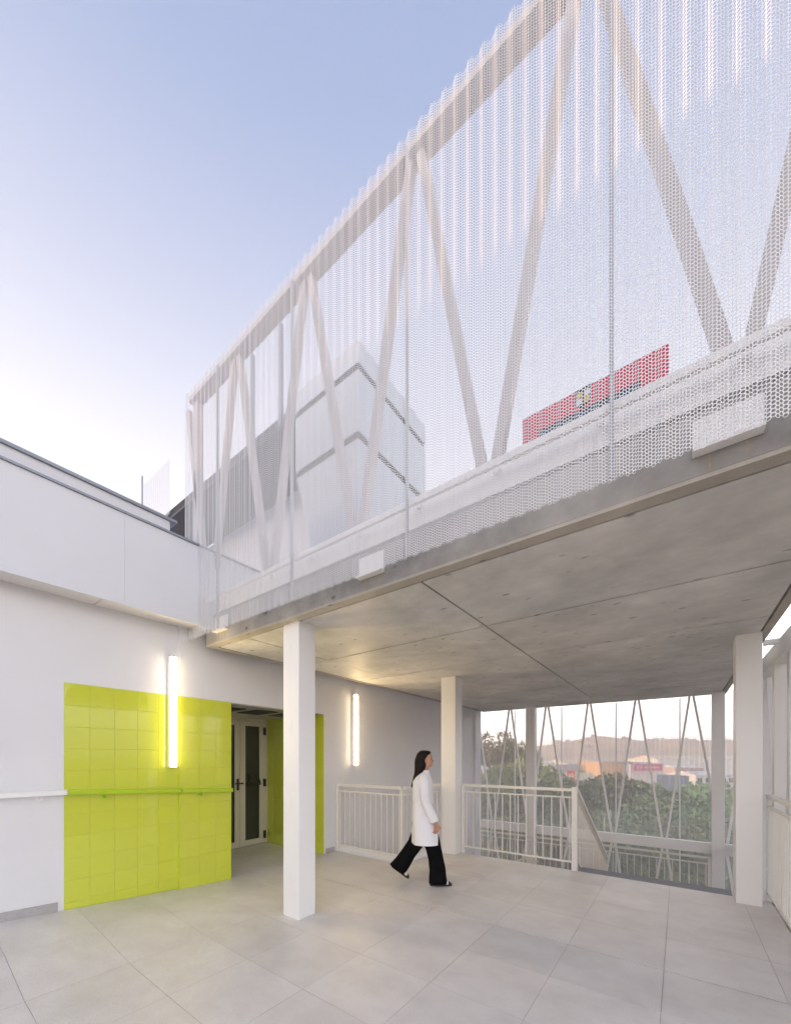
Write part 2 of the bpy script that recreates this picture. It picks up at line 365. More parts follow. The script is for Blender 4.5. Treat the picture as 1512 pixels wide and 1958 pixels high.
def mk_alc(x0, x1, z0, z1):
    y = 4.2915; e = 0.0015
    return MB().loft([[(x0, y+0.003, z0), (x0, y+0.003, z1), (x1, y+0.003, z1), (x1, y+0.003, z0)], [(x0, y-0.003, z0), (x0, y-0.003, z1), (x1, y-0.003, z1), (x1, y-0.003, z0)], [(x0+e, y-0.0045, z0+e), (x0+e, y-0.0045, z1-e), (x1-e, y-0.0045, z1-e), (x1-e, y-0.0045, z0+e)]])
tile_grid(cladding2, [-6.155+0.219*k for k in range(8)], [min(r, 2.26) for r in rows], mk_alc, 0.008)
# plaster reveal of the pilaster, skirtings
box('corner_trim', (WX-0.0005, 0.995, 0.10), (WX+0.004, 1.041, 2.32), M['plaster'], bld)
sk = MB()
yy = np.linspace(-3, 0.994, 8)
for y0, y1 in zip(yy[:-1], yy[1:]):
    sk.loft([[(WX, y0, ramp(WX, y0)-0.02), (WX+0.014, y0, ramp(WX, y0)-0.02), (WX+0.014, y0, ramp(WX, y0)+0.085), (WX, y0, ramp(WX, y0)+0.085)], [(WX, y1, ramp(WX, y1)-0.02), (WX+0.014, y1, ramp(WX, y1)-0.02), (WX+0.014, y1, ramp(WX, y1)+0.085), (WX, y1, ramp(WX, y1)+0.085)]])
sk.build('skirting', M['skirt'], bld)
box('skirting', (WX+0.03, 4.335, 0.0), (WX+0.044, 4.52, 0.085), M['skirt'], bld)
# fascia + soffit + roof edge
FX = -4.36
f = MB(); f.box((FX-0.12, -6, 3.083), (FX, 1.4365, 3.955)); f.box((FX-0.12, 1.4395, 3.083), (FX, 3.05, 3.955)); f.box((FX-0.118, 1.43, 3.084), (FX-0.003, 1.446, 3.954))
f.build('fascia', M['fascia'], bld)
MB().box((FX-0.14, -6, 3.955), (FX+0.018, 3.06, 3.975)).build('coping', M['flash'], bld)
s = MB(); s.box((WX+0.0005, -6, 3.076), (FX-0.0305, 1.266, 3.0815)); s.box((WX+0.0005, 1.274, 3.076), (FX-0.0305, 2.3, 3.0815)); s.box((WX-0.1, -6, 3.101), (FX-0.121, 3.05, 3.13))
s.build('soffit_board', M['soffit'], bld)
MB().box((FX-0.03, -6, 3.062), (FX+0.0015, 3.05, 3.0825)).build('drip_edge', M['fascia'], bld)
MB().box((FX-0.20, -6, 3.975), (FX-0.03, 1.865, 4.10)).build('roof_upstand', M['fascia'], bld)
MB().box((FX-0.23, -6, 4.10), (FX-0.005, 1.93, 4.128)).build('roof_flashing', M['flash'], bld)
MB().box((-14, -6, 3.3), (FX-0.2, 2.2, 3.95)).build('roof', M['fascia'], bld)
MB().box((-16, -25, -3.4), (-11.5, 1.5, 5.42)).build('shading_block', M['fascia'], bld)  # unseen block, added to cast the shadow line across the bridge screen
MB().box((-20, 4.62, -3.4), (WX-0.36, 10.2, 3.19)).build('shading_block', M['fascia'], bld)  # unseen mass behind the wall, added to keep sun off the far screen
# wall joint line on fascia/pilaster
# ------------------------------------------------------------------ entrance door
dr = thing('entrance_door', 'cream double door with narrow dark glass panes and black handle in the tiled recess', 'door', (-6.16, 3.7, 0))
fr = MB(); fr.box((-6.19, 2.72, 0), (-6.135, 2.78, 2.262)); fr.box((-6.19, 4.262, 0), (-6.135, 4.288, 2.262)); fr.box((-6.19, 2.78, 2.215), (-6.135, 4.262, 2.262))
fr.build('door_frame', M['door'], dr)
def leaf(y0, y1, py0, py1, hinge):
    X0, X1 = -6.178, -6.142
    lf = MB(); lf.box((X0, y0, 0.008), (X1, py0, 2.21)); lf.box((X0, py1, 0.008), (X1, y1, 2.21)); lf.box((X0, py0, 0.008), (X1, py1, 0.105)); lf.box((X0, py0, 2.131), (X1, py1, 2.21))
    l_ = lf.build('door_leaf', M['door'], dr)
    box('glass_pane', (X0+0.01, py0+0.001, 0.106), (X1-0.010, py1-0.001, 2.130), M['glass'], l_)
    for z in (0.16, 1.11, 2.05): MB().box((X1+0.0005, hinge-0.022, z-0.07), (X1+0.03, hinge+0.022, z+0.07)).build('hinge', M['black'], l_)
    return l_
l1 = leaf(3.757, 4.258, 3.855, 4.137, 4.235); l2 = leaf(2.785, 3.750, 3.34, 3.655, 2.80)
h = MB(); h.box((-6.1415, 3.688, 1.00), (-6.128, 3.725, 1.20)); h.cyl((-6.13, 3.705, 1.12), (-6.08, 3.705, 1.12), 0.013); h.box((-6.09, 3.63, 1.108), (-6.072, 3.78, 1.133)); h.cyl((-6.13, 3.705, 1.03), (-6.112, 3.705, 1.03), 0.015)
h.build('handle', M['black'], l2)
pb = MB(); pb.tube([(-6.14, 3.87, 1.17), (-6.06, 3.89, 1.09), (-6.06, 4.10, 1.09), (-6.14, 4.13, 1.17)], 0.012); pb.box((-6.1415, 3.93, 1.13), (-6.13, 3.965, 1.27))
pb.build('push_bar', M['black'], l1)

# ------------------------------------------------------------------ handrails on the wall
def zr(y): return 1.263-max(0, (y-0.62))*0.052 if y < 2.75 else 1.15
def rail_run(mb, x, y0, y1, hh=0.044, w_=0.055):
    mb.loft([[(x, y0, zr(y0)-hh/2), (x+w_, y0, zr(y0)-hh/2), (x+w_, y0, zr(y0)+hh/2), (x, y0, zr(y0)+hh/2)], [(x, y1, zr(y1)-hh/2), (x+w_, y1, zr(y1)-hh/2), (x+w_, y1, zr(y1)+hh/2), (x, y1, zr(y1)+hh/2)]])
def bracket(par, x, y, m_):
    mb = MB(); z = zr(y); mb.cyl((x-0.05, y, z-0.055), (x-0.043, y, z-0.055), 0.026, n=16); mb.tube([(x-0.045, y, z-0.055), (x+0.02, y, z-0.055), (x+0.025, y, z-0.018)], 0.007); mb.build('bracket', m_, par, smooth=False)
hr = thing('handrail', 'white flat handrail on the plain white wall left of the lime tiles', 'handrail', (WX, 0, 1.2))
mb = MB(); rail_run(mb, WX+0.055, -3.0, 1.045); mb.build('rail_bar', M['steel'], hr, bevel=0.004); bracket(hr, WX+0.055, 0.87, M['steel']); bracket(hr, WX+0.055, -0.4, M['steel'])
hg = thing('handrail', 'lime green flat handrail crossing the lime tiled panel', 'handrail', (WX, 1.6, 1.2))
mb = MB(); rail_run(mb, WX+0.055, 1.048, 2.055); rail_run(mb, WX+0.085, 2.056, 2.665); mb.build('rail_bar', M['green_rail'], hg, bevel=0.004)
bracket(hg, WX+0.085, 2.29, M['green_rail']); bracket(hg, WX+0.055, 1.35, M['green_rail'])

# ------------------------------------------------------------------ wall lamps
def wall_lamp(y, x, z0, z1, label):
    t = thing('wall_lamp', label, 'lamp', (x, y, z0), 'vertical tube lamps on the white wall')
    box('lamp_housing', (x, y-0.031, z0+0.008), (x+0.0595, y+0.031, z1-0.008), M['steel'], t)
    d_ = MB().box((x+0.06, y-0.03, z0+0.008), (x+0.10, y+0.03, z1-0.008)); d_.m = [0, 0, 0, 1, 0, 0]
    d_.build('diffuser', [M['lamp_side'], M['lamp']], t)
    box('end_cap', (x, y-0.031, z0), (x+0.101, y+0.031, z0+0.0075), M['steel'], t); box('end_cap', (x, y-0.031, z1-0.0075), (x+0.101, y+0.031, z1), M['steel'], t)
wall_lamp(1.975, WX+0.006, 1.455, 2.70, 'lit vertical tube lamp overlapping the lime tiled panel')
wall_lamp(4.97, WX+0.032, 1.43, 2.67, 'lit vertical tube lamp on plain white wall above the railing under the deck')

# ------------------------------------------------------------------ columns
def column(x0, x1, y0, y1, z0, z1, label):
    t = thing('column', label, 'column', ((x0+x1)/2, (y0+y1)/2, z0), 'square white columns under the bridge deck')
    MB().box((x0, y0, z0), (x1, y1, z1)).build('shaft', M['steel'], t, bevel=0.006)
    if z0 > -0.1:
        for zz in np.arange(z0+0.3, z1-0.2, 0.75): box('seam_weld', ((x0+x1)/2-0.003, y0-0.0025, zz), ((x0+x1)/2+0.003, y0-0.0005, zz+0.12), M['steel'], t)
column(-3.165, -2.93, 2.40, 2.61, 0, 2.895, 'nearest white square column, standing in front of the entrance recess')
column(-3.15, -2.89, 5.52, 5.76, 0, 2.895, 'white square column just behind the walking woman')
column(0.49, 0.70, 5.49, 5.74, 0, 2.895, 'broad white square column at the right end of the stair opening')
column(-3.20, -2.975, 10.0, 10.2, -6, 2.895, 'slim far white column seen above the middle of the straight railing')
column(0.53, 0.73, 10.0, 10.2, -6, 2.895, 'far white column at the right end of the landing railing')

# ------------------------------------------------------------------ bridge deck slab
deck = thing('bridge_deck', 'raw concrete bridge deck spanning over the terrace with stained panelled underside', 'bridge deck', (-1.9, 2.32, 2.88))
MB().box((-4.51, 2.32, 2.902), (0.77, 10.33, 3.20)).build('slab', M['concrete_side'], deck)
rim = MB()
rim.box((-4.51, 2.321, 2.88), (0.77, 2.412, 2.901)); rim.box((-4.51, 2.412, 2.88), (-4.42, 10.22, 2.901)); rim.box((0.70, 2.412, 2.88), (0.77, 10.22, 2.901)); rim.box((-4.51, 10.22, 2.88), (0.77, 10.33, 2.901))
rim.build('rim', concrete_material('stained_rim_concrete', (0.36, 0.34, 0.30), (0.54, 0.50, 0.44)), deck)
PX = [-4.408, -3.82, -1.555, 0.684]; PY = [2.424, 3.62, 4.92, 6.22, 7.5, 8.8, 10.21]
for i in range(3):
    for j in range(6):
        g = 0.008; dz = rng.uniform(-0.0025, 0.0025)
        MB().box((PX[i]+g, PY[j]+g, 2.881+dz), (PX[i+1]-g, PY[j+1]-g, 2.9015)).build('soffit_panel', M['concrete'], deck)
jl = MB()  # dark strips set in the gaps so the joints read as shaded
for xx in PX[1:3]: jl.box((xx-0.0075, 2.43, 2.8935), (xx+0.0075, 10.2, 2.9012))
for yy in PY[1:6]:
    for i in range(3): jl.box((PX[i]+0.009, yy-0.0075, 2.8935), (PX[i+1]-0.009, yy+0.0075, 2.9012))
jl.build('joint_line', M['shaded_joint'], deck, kind='stuff')
for k, xp in enumerate((-4.14, -1.94, 0.18)):
    pz = MB().box((xp-0.13, 2.262, 2.992), (xp+0.12, 2.319, 3.006)); pz.box((xp-0.13, 2.303, 3.006), (xp+0.12, 2.319, 3.16))
    p_ = pz.build('bearing_plate', M['steel'], deck)
    for q in range(2):
        x_ = xp-0.09+0.13*q+0.01*k; MB().box((x_, 2.3188, 2.905+0.02*q), (x_+0.009, 2.3197, 2.991)).build('rust_streak', M['rust'], p_)

# ------------------------------------------------------------------ steel truss of the bridge front
tr = thing('steel_truss', 'white steel truss with slanting diagonals behind the perforated bridge screen', 'truss', (-1.9, 2.36, 3.2))
TY = 2.39
MB().box((-4.90, 2.30, 5.985), (1.05, 2.43, 6.04)).build('top_chord', M['truss'], tr)
MB().box((-4.60, TY-0.06, 3.24), (1.05, TY+0.06, 3.425)).build('bottom_chord', M['steel'], tr)
for xs in np.arange(-4.4, 1.0, 0.58): MB().cyl((xs, TY-0.095, 3.37), (xs, TY-0.0605, 3.37), 0.022, 0.022, 12).build('bolt', M['steel'], tr)
tops = [-5.08, -3.93, -2.76, -1.56, -0.42, 0.78]; bots = [-4.50, -3.33, -2.14, -0.99, 0.22]
for i, b_ in enumerate(bots):
    for t_, sg in ((tops[i], -1), (tops[i+1], 1)):
        MB().beam((b_+sg*0.045, TY-0.02, 3.44), (t_-sg*0.045, TY-0.02, 5.984), 0.06, 0.065, side=(0, 1, 0)).build('diagonal', M['truss'], tr)
MB().box((-4.86, TY-0.05, 3.24), (-4.78, TY+0.03, 5.984)).build('end_post', M['truss'], tr)

# ------------------------------------------------------------------ perforated corrugated screens
def perf_mesh(name, nper, hgt, pitch=0.017, period=0.0886, depth=0.018, cut_top=True):
    W = nper*period
    q = period/4; sl = math.hypot(q, depth); dev = 2*q+2*sl
    L = nper*dev
    cs = pitch*math.sqrt(3)/2
    ncol = int(L/cs); cs = L/ncol
    nrow = int(hgt/pitch)
    R = pitch/math.sqrt(3)
    ro = np.array([[math.cos(math.radians(60*k)), math.sin(math.radians(60*k))] for k in range(6)])
    outer = ro*R; outer[:, 0] *= cs/(pitch*math.sqrt(3)/2); inner = ro*(R*0.72)
    inner *= np.where(np.arange(6)[:, None] % 1 == 0, 1, 1)
    ci, ri = np.meshgrid(np.arange(ncol), np.arange(nrow), indexing='ij')
    cx = (ci+0.5)*cs; cz = (ri+0.5)*pitch+np.where(ci % 2 == 1, pitch/2, 0)
    cen = np.stack([cx.ravel(), cz.ravel()], 1)
    N = len(cen)
    pts = np.concatenate([cen[:, None, :]+outer[None], cen[:, None, :]+inner[None]], 1).reshape(-1, 2)
    s = np.clip(pts[:, 0], 0, L); z = pts[:, 1]
    k = np.floor(s/dev); r = s-k*dev
    x = np.where(r < q, r, np.where(r < q+sl, q+(r-q)/sl*q, np.where(r < 2*q+sl, 2*q+(r-q-sl), 3*q+(r-2*q-sl)/sl*q)))
    y = np.where(r < q, 0, np.where(r < q+sl, -(r-q)/sl*depth, np.where(r < 2*q+sl, -depth, -depth+(r-2*q-sl)/sl*depth)))
    co = np.stack([x+k*period, y, z], 1)
    quads = np.array([[kk, (kk+1) % 6, 6+(kk+1) % 6, 6+kk] for kk in range(6)])
    fi = (np.arange(N)[:, None, None]*12+quads[None]).reshape(-1)
    me = bpy.data.meshes.new(name)
    me.vertices.add(len(co)); me.vertices.foreach_set('co', co.astype(np.float32).ravel())
    nf = N*6
    me.loops.add(nf*4); me.loops.foreach_set('vertex_index', fi.astype(np.int32))
    me.polygons.add(nf); me.polygons.foreach_set('loop_start', np.arange(0, nf*4, 4, dtype=np.int32))
    try: me.polygons.foreach_set('loop_total', np.full(nf, 4, dtype=np.int32))
    except Exception: pass
    me.materials.append(M['sheet']); me.update(calc_edges=True)
    return me
SH = 2.89
panel_me = perf_mesh('screen_panel', 14, SH); half_me = perf_mesh('screen_half_panel', 8, SH)
PW = 14*0.0886
scr = thing('perforated_screen', 'white perforated corrugated metal screen cladding the front of the bridge', 'screen', (-4.7, 2.15, 2.925))
SY = 2.16
xs0 = -0.285-3*PW
inst(half_me, 'sheet_panel', scr, (xs0-8*0.0886+0.02, SY, 2.925))
for k in range(4): inst(panel_me, 'sheet_panel', scr, (xs0+k*PW, SY, 2.925))
for k in range(4):
    xp = xs0+k*PW; MB().box((xp+0.006, SY+0.006, 2.96), (xp+0.022, SY+0.030, 5.79)).build('post', M['flash_light'], scr)
for zz in (3.35,): MB().box((-4.68, SY+0.056, zz-0.02), (1.0, SY+0.085, zz+0.02)).build('girt', M['steel'], scr)

# banner tied behind the lower chord
def banner_material():
    m = mat('crimson_banner', (0.62, 0.03, 0.10), 0.6, var=0.08, scale=8); return m
ban = thing('banner', 'crimson banner with a small crest and dark blue band behind the perforated screen', 'banner', (-0.4, 2.62, 3.4))
by = 2.56
def bx_(a_, b_, y0, y1, m_, nm): MB().box((a_[0], y0, a_[1]), (b_[0], y1, b_[1])).build(nm, m_, ban)
bx0 = -0.84; bx1 = -0.045
bx_((bx0, 3.42), (bx1, 3.82), by, by+0.004, banner_material(), 'cloth')
M['navy'] = mat('navy_print', (0.02, 0.06, 0.16), 0.6, var=0.1); M['gold'] = mat('gold_print', (0.6, 0.42, 0.06), 0.5); M['bprint'] = mat('black_print', (0.01, 0.01, 0.015), 0.6)
bx_((bx0+0.11, 3.43), (bx1-0.13, 3.675), by-0.002, by-0.0005, M['navy'], 'printed_band')
bx_((bx0+0.11, 3.675), (bx1-0.13, 3.693), by-0.002, by-0.0005, M['bprint'], 'printed_line')
crest = MB()
cx_, cz_ = -0.47, 3.76
sh = [(-0.045, 0.06), (-0.045, -0.01), (-0.03, -0.045), (0, -0.065), (0.03, -0.045), (0.045, -0.01), (0.045, 0.06)]
crest.add([(cx_+a_, by-0.003, cz_+b_) for a_, b_ in sh]+[(cx_+a_, by-0.0006, cz_+b_) for a_, b_ in sh], [tuple(range(7)), tuple(range(13, 6, -1))]+[(k, (k+1) % 7, 7+(k+1) % 7, 7+k) for k in range(7)])
cr_ = crest.build('crest', M['bprint'], ban)
for a_, b_, m_ in ((-0.022, 0.02, 'gold'), (0.022, 0.02, 'sheet'), (-0.022, -0.018, 'sheet'), (0.020, -0.018, 'gold')):
    MB().box((cx_+a_-0.017, by-0.006, cz_+b_-0.016), (cx_+a_+0.017, by-0.0032, cz_+b_+0.016)).build('crest_quarter', M[m_], cr_)

# ------------------------------------------------------------------ right hand facade of the bridge and its guard
sr = thing('perforated_screen', 'white perforated screen along the right side of the terrace, beside the broad column', 'screen', (1.12, 3, 0))
for k in range(8):
    inst(panel_me, 'sheet_panel', sr, (1.14, 2.0+k*PW, 0.25), rotz=math.pi/2)
for k in range(8):
    inst(panel_me, 'sheet_panel', sr, (1.14, 2.0+k*PW, -2.62), rotz=math.pi/2)
fr_ = thing('steel_truss', 'white steel frame with edge beam and posts along the right side of the terrace', 'truss', (1.0, 5, 0))
MB().box((0.90, 2.0, 2.70), (1.06, 10.3, 2.90)).build('edge_beam', M['steel'], fr_)
for k, yy in enumerate((5.05, 5.75, 6.55, 7.5, 8.6, 9.9)):
    MB().box((0.93, yy-0.07, -3.4), (1.06, yy+0.07, 2.70)).build('post', M['steel'], fr_)
for y0, y1 in ((5.12, 5.72), (6.48, 5.82), (6.62, 7.45), (8.5, 7.55), (8.7, 9.8)):
    MB().beam((1.0, y0, -0.2), (1.0, y1, 2.7), 0.03, 0.03, side=(1, 0, 0)).build('diagonal', M['steel'], fr_)
for yy in (6.0, 7.3): MB().box((0.771, yy-0.03, 2.84), (0.90, yy+0.03, 2.90)).build('bracket', M['steel'], fr_)
MB().box((0.93, 2.0, -0.33), (1.06, 10.3, -0.15)).build('edge_beam', M['steel'], fr_)
bal_me = {}
def balusters(par, p0, p1, z0, z1, n, w_=0.012, nm='baluster', z0b=None, z1b=None):
    p0 = Vector(p0); p1 = Vector(p1)
    hgt = z1-z0; key = (round(hgt, 3), w_)
    if key not in bal_me: bal_me[key] = MB().box((-w_/2, -w_/2, 0), (w_/2, w_/2, hgt)).mesh('baluster', M['rail'])
    for k in range(n):
        t = (k+0.5)/n; p = p0.lerp(p1, t)
        dz = 0 if z0b is None else (z0b-z0)*t
        inst(bal_me[key], nm, par, (p.x, p.y, z0+dz))
def hbar(par, name, p0, p1, w_, h_, m_=None): return MB().beam(p0, p1, h_, w_, side=(0, 0, 1)).build(name, m_ or M['rail'], par)
g = thing('guard_railing', 'white barred guard railing along the right edge of the terrace beside the broad column', 'railing', (0.79, 4, 0))
hbar(g, 'top_rail', (0.79, 2.2, 1.145), (0.79, 5.76, 1.145), 0.05, 0.04); hbar(g, 'mid_rail', (0.79, 2.2, 1.03), (0.79, 5.76, 1.03), 0.03, 0.02); hbar(g, 'bottom_rail', (0.79, 2.2, 0.09), (0.79, 5.76, 0.09), 0.04, 0.02)
balusters(g, (0.79, 2.2, 0), (0.79, 5.70, 0), 0.10, 1.02, 33)
MB().box((0.771, 5.765, 0.0), (0.81, 5.795, 1.165)).build('post', M['rail'], g)
MB().box((0.705, 5.77, 0.02), (0.768, 5.785, 1.16)).build('closing_plate', M['steel'], g)
for zz in (0.35, 0.9): MB().cyl((0.765, 5.755, zz), (0.765, 5.769, zz), 0.012).build('stud', M['steel'], g)

# ------------------------------------------------------------------ railings round the stair opening
r1 = thing('guard_railing', 'cream barred railing turning the corner between white wall and column behind the woman', 'railing', (-4.6, 4.58, 0))
def straight(par, p0, p1, zt=1.135, zb=0.11, n=10, dropb=0.0, w_=0.045, first=True, last=True, plinth=True):
    p0 = Vector(p0); p1 = Vector(p1); up = Vector((0, 0, 1))
    hbar(par, 'top_rail', p0+up*(zt-0.02), p1+up*(zt-0.02), w_, 0.04); hbar(par, 'mid_rail', p0+up*(zt-0.125), p1+up*(zt-0.125), 0.03, 0.018); hbar(par, 'bottom_rail', p0+up*zb, p1+up*zb, 0.03, 0.02)
    balusters(par, p0, p1, zb+0.01, zt-0.134, n)
    for q, on in ((p0, first), (p1, last)):
        if on: MB().box((q.x-0.023, q.y-0.023, 0), (q.x+0.023, q.y+0.023, zt-0.0405)).build('post', M['rail'], par)
straight(r1, (-4.59, 4.585, 0), (-3.285, 4.60, 0), n=12)
straight(r1, (-3.262, 4.63, 0), (-3.20, 5.66, 0), n=9, first=False)
box('kick_plate', (-4.615, 4.60, -0.02), (-3.265, 4.608, 0.085), M['steel'], r1); box('kick_plate', (-3.245, 4.61, -0.02), (-3.235, 5.70, 0.085), M['steel'], r1)
r2 = thing('guard_railing', 'straight cream railing from the middle column to the head of the stair', 'railing', (-2, 5.75, 0))
straight(r2, (-2.86, 5.745, 0), (-1.17, 5.755, 0), n=14, last=False)
MB().box((-1.20, 5.72, -0.06), (-1.13, 5.79, 1.155)).build('post', M['rail'], r2)
# stair
stp = thing('stair', 'concrete stair flight going down from the terrace to the landing', 'stairs', (0, 6, -0.8))
NS = 13; RI = 0.165; TR = 0.29
MB().box((-1.12, 5.748, -0.17), (0.49, 6.03, -0.012)).build('step', M['stepstone'], stp)
for k in range(1, NS):
    y0 = 6.03+(k-1)*TR; z1 = -RI*k-0.012
    MB().box((-1.12, y0, z1-0.17), (0.76, y0+TR+0.02, z1)).build('step', M['stepstone'], stp)
yl = 6.03+(NS-1)*TR; zl = -RI*(NS-1)
landing = MB().box((-4.5, yl+0.021, zl-0.25), (0.85, 9.95, zl-0.02)).build('landing', M['paving'], kind='structure')
def slope_rail(par, x, y0, y1, z0, z1, n, down):
    top0 = Vector((x, y0, z0)); top1 = Vector((x, y1, z1))
    hbar(par, 'top_rail', top0, top1, 0.045, 0.04); d = Vector((0, 0, -0.11)); hbar(par, 'mid_rail', top0+d, top1+d, 0.03, 0.018); d = Vector((0, 0, -1.0)); hbar(par, 'bottom_rail', top0+d, top1+d, 0.03, 0.02)
    key = ('slope', 0.88)
    if key not in bal_me: bal_me[key] = MB().box((-0.006, -0.006, 0), (0.006, 0.006, 0.88)).mesh('baluster', M['rail'])
    for k in range(n):
        t = (k+0.5)/n; p = top0.lerp(top1, t); inst(bal_me[key], 'baluster', par, (p.x, p.y, p.z-0.995))
r3 = thing('stair_railing', 'cream barred railing sloping down the left side of the stair', 'railing', (-1.15, 7, 0))
slope_rail(r3, -1.15, 5.80, 8.6, 1.12, -0.42, 26, 1)
r4 = thing('guard_railing', 'low white railing on the landing in front of the far columns and trees', 'railing', (-0.4, 9.9, zl))
zt = -0.44; up = Vector((0, 0, 1))
hbar(r4, 'top_rail', (-4.4, 9.88, zt), (0.50, 9.88, zt), 0.04, 0.04); hbar(r4, 'mid_rail', (-4.4, 9.88, zt-0.12), (0.50, 9.88, zt-0.12), 0.03, 0.02); hbar(r4, 'bottom_rail', (-4.4, 9.88, zl+0.1), (0.50, 9.88, zl+0.1), 0.03, 0.02)
balusters(r4, (-4.4, 9.88, 0), (0.50, 9.88, 0), zl+0.1, zt-0.13, 36, w_=0.014)
MB().box((0.46, 9.86, zl), (0.51, 9.90, zt)).build('post', M['rail'], r4)
# lower stair seen through the railing
r5 = thing('stair_railing', 'white railing of a lower stair seen through the bars left of the far column', 'railing', (-3, 8.8, -1.6))
for dz in (0, -0.14): hbar(r5, 'top_rail', (-3.9, 8.6, -1.25+dz), (-2.5, 8.6, -0.55+dz), 0.045, 0.045)
key = ('low', 0.8); bal_me[key] = MB().box((-0.007, -0.007, 0), (0.007, 0.007, 0.8)).mesh('baluster', M['rail'])
for k in range(10):
    t = (k+0.5)/10; inst(bal_me[key], 'baluster', r5, (-3.9+1.4*t, 8.6, -1.25+0.7*t-0.92))

# ------------------------------------------------------------------ far facade: slim zigzag bracing and screen
ff = thing('steel_truss', 'slim white zigzag bracing with cross beam closing the far side under the deck', 'truss', (-2, 10.2, 0))
FY = 10.28
tn = [-4.70, -3.71, -2.74, -1.756, -0.77, 0.21, 1.19]; bn = [-4.2, -3.2, -2.19, -1.24, -0.26, 0.75]
for i, b_ in enumerate(bn):
    for t_, sg in ((tn[i], -1), (tn[i+1], 1)):
        MB().beam((b_+sg*0.03, FY, -0.28), (t_-sg*0.03, FY, 2.89), 0.05, 0.04, side=(0, 1, 0)).build('diagonal', M['steel'], ff)
        MB().beam((b_+sg*0.03, FY, -0.36), (t_-sg*0.03, FY, -3.4), 0.055, 0.045, side=(0, 1, 0)).build('diagonal', M['steel'], ff)
MB().box((-4.54, FY-0.055, -0.42), (1.06, FY+0.055, -0.20)).build('cross_beam', M['steel'], ff)
sf = thing('perforated_screen', 'far white perforated screen veiling the trees beyond the stair', 'screen', (-2, 10.6, 0))
for k in range(5):
    for z in (0.1, -2.79, -5.68):
        inst(panel_me, 'sheet_panel', sf, (-4.95+k*PW, 10.62, z))
for k in range(5):
    MB().box((-4.95+k*PW-0.012, 10.64, -5.6), (-4.95+k*PW+0.012, 10.67, 2.9)).build('post', M['steel'], sf)

# ------------------------------------------------------------------ upper storey volumes seen through the screen
ub = thing('upper_storey', 'upper storey with pale screen balustrade and dark underside above the white wing', 'building', (-6.5, 3.4, 6.3))
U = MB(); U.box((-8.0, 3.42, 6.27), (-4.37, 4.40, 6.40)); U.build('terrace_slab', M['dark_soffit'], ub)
MB().box((-9.2, 4.405, 3.2), (-5.07, 4.6, 6.27)).build('rear_wall', M['grey_wall'], ub)
inst(perf_mesh('balustrade_panel', 14, 1.08), 'balustrade_sheet', ub, (-9.236, 3.4, 6.33))
bp_me = ub.children[-1].data
for k in range(1, 4): inst(bp_me, 'balustrade_sheet', ub, (-9.236+k*PW, 3.4, 6.33))
for xp in (-9.236, -5.142, -4.466): MB().box((xp-0.03, 3.36 if xp < -9 else 3.32, 6.2), (xp+0.03, 3.375, 7.6)).build('post', M['flash'], ub)
MB().box((-4.36, 3.42, 3.201), (-4.25, 4.4, 3.32)).build('kerb', M['plaster'], ub)
MB().beam((-6.2, 3.3, 3.93), (-4.6, 3.3, 3.93), 0.12, 0.05).build('parapet_rail', M['plaster'], ub)

tw = thing('stair_tower', 'pale blue grey tower with two dark shadow gaps seen through the bridge screen', 'tower', (-3.4, 3.9, 3.2))
TXc, TYc = -2.894, 3.208
M['tower'] = mat('pale_blue_grey_panel', (0.46, 0.52, 0.60), 0.5, var=0.04)
tx0 = -3.98; ty1 = 4.62
for z0, z1 in ((5.245, 5.935), (6.015, 6.27)): MB().box((tx0, TYc, z0), (TXc, ty1, z1)).build('tower_body', M['tower'], tw)
lb = MB()
prof_ = [(-3.96, 5.158), (-3.70, 4.30), (-3.60, 3.21), (TXc, 3.21), (TXc, 5.158)]
lb.add([(a_, TYc, b_) for a_, b_ in prof_]+[(a_, ty1, b_) for a_, b_ in prof_], [(0, 1, 2, 3, 4), (9, 8, 7, 6, 5)]+[(k, 5+k, 5+(k+1) % 5, (k+1) % 5) for k in range(5)])
lb.build('tower_body', M['tower'], tw)
for z0, z1 in ((5.159, 5.244), (5.936, 6.014)): MB().box((tx0+0.03, TYc+0.012, z0), (TXc-0.012, ty1-0.04, z1)).build('shadow_gap', M['slot'], tw)

# ------------------------------------------------------------------ vegetation
def leaf_material(name, c1, c2):
    m = mat(name, c1, 0.6, spec=0.2)
    nt = m.node_tree; n = nt.nodes; l = nt.links; b = n['Principled BSDF']
    tc = n.new('ShaderNodeTexCoord'); nz = n.new('ShaderNodeTexNoise'); nz.inputs['Scale'].default_value = 1.3; nz.inputs['Detail'].default_value = 5
    l.new(tc.outputs['Object'], nz.inputs['Vector'])
    rp = n.new('ShaderNodeValToRGB'); e = rp.color_ramp.elements; e[0].position = 0.35; e[0].color = (*c1, 1); e[1].position = 0.65; e[1].color = (*c2, 1)
    l.new(nz.outputs['Fac'], rp.inputs[0])
    oi = n.new('ShaderNodeObjectInfo'); mr = n.new('ShaderNodeMapRange'); mr.inputs['To Min'].default_value = 0.72; mr.inputs['To Max'].default_value = 1.3
    hv = n.new('ShaderNodeHueSaturation'); mh = n.new('ShaderNodeMapRange'); mh.inputs['To Min'].default_value = 0.47; mh.inputs['To Max'].default_value = 0.515
    l.new(oi.outputs['Random'], mr.inputs[0]); l.new(oi.outputs['Random'], mh.inputs[0]); l.new(mh.outputs[0], hv.inputs['Hue']); l.new(mr.outputs[0], hv.inputs['Value'])
    l.new(rp.outputs[0], hv.inputs['Color']); l.new(hv.outputs[0], b.inputs['Base Color'])
    return m
M['leaf_d'] = leaf_material('dark_green_leaves', (0.095, 0.14, 0.06), (0.30, 0.35, 0.15))
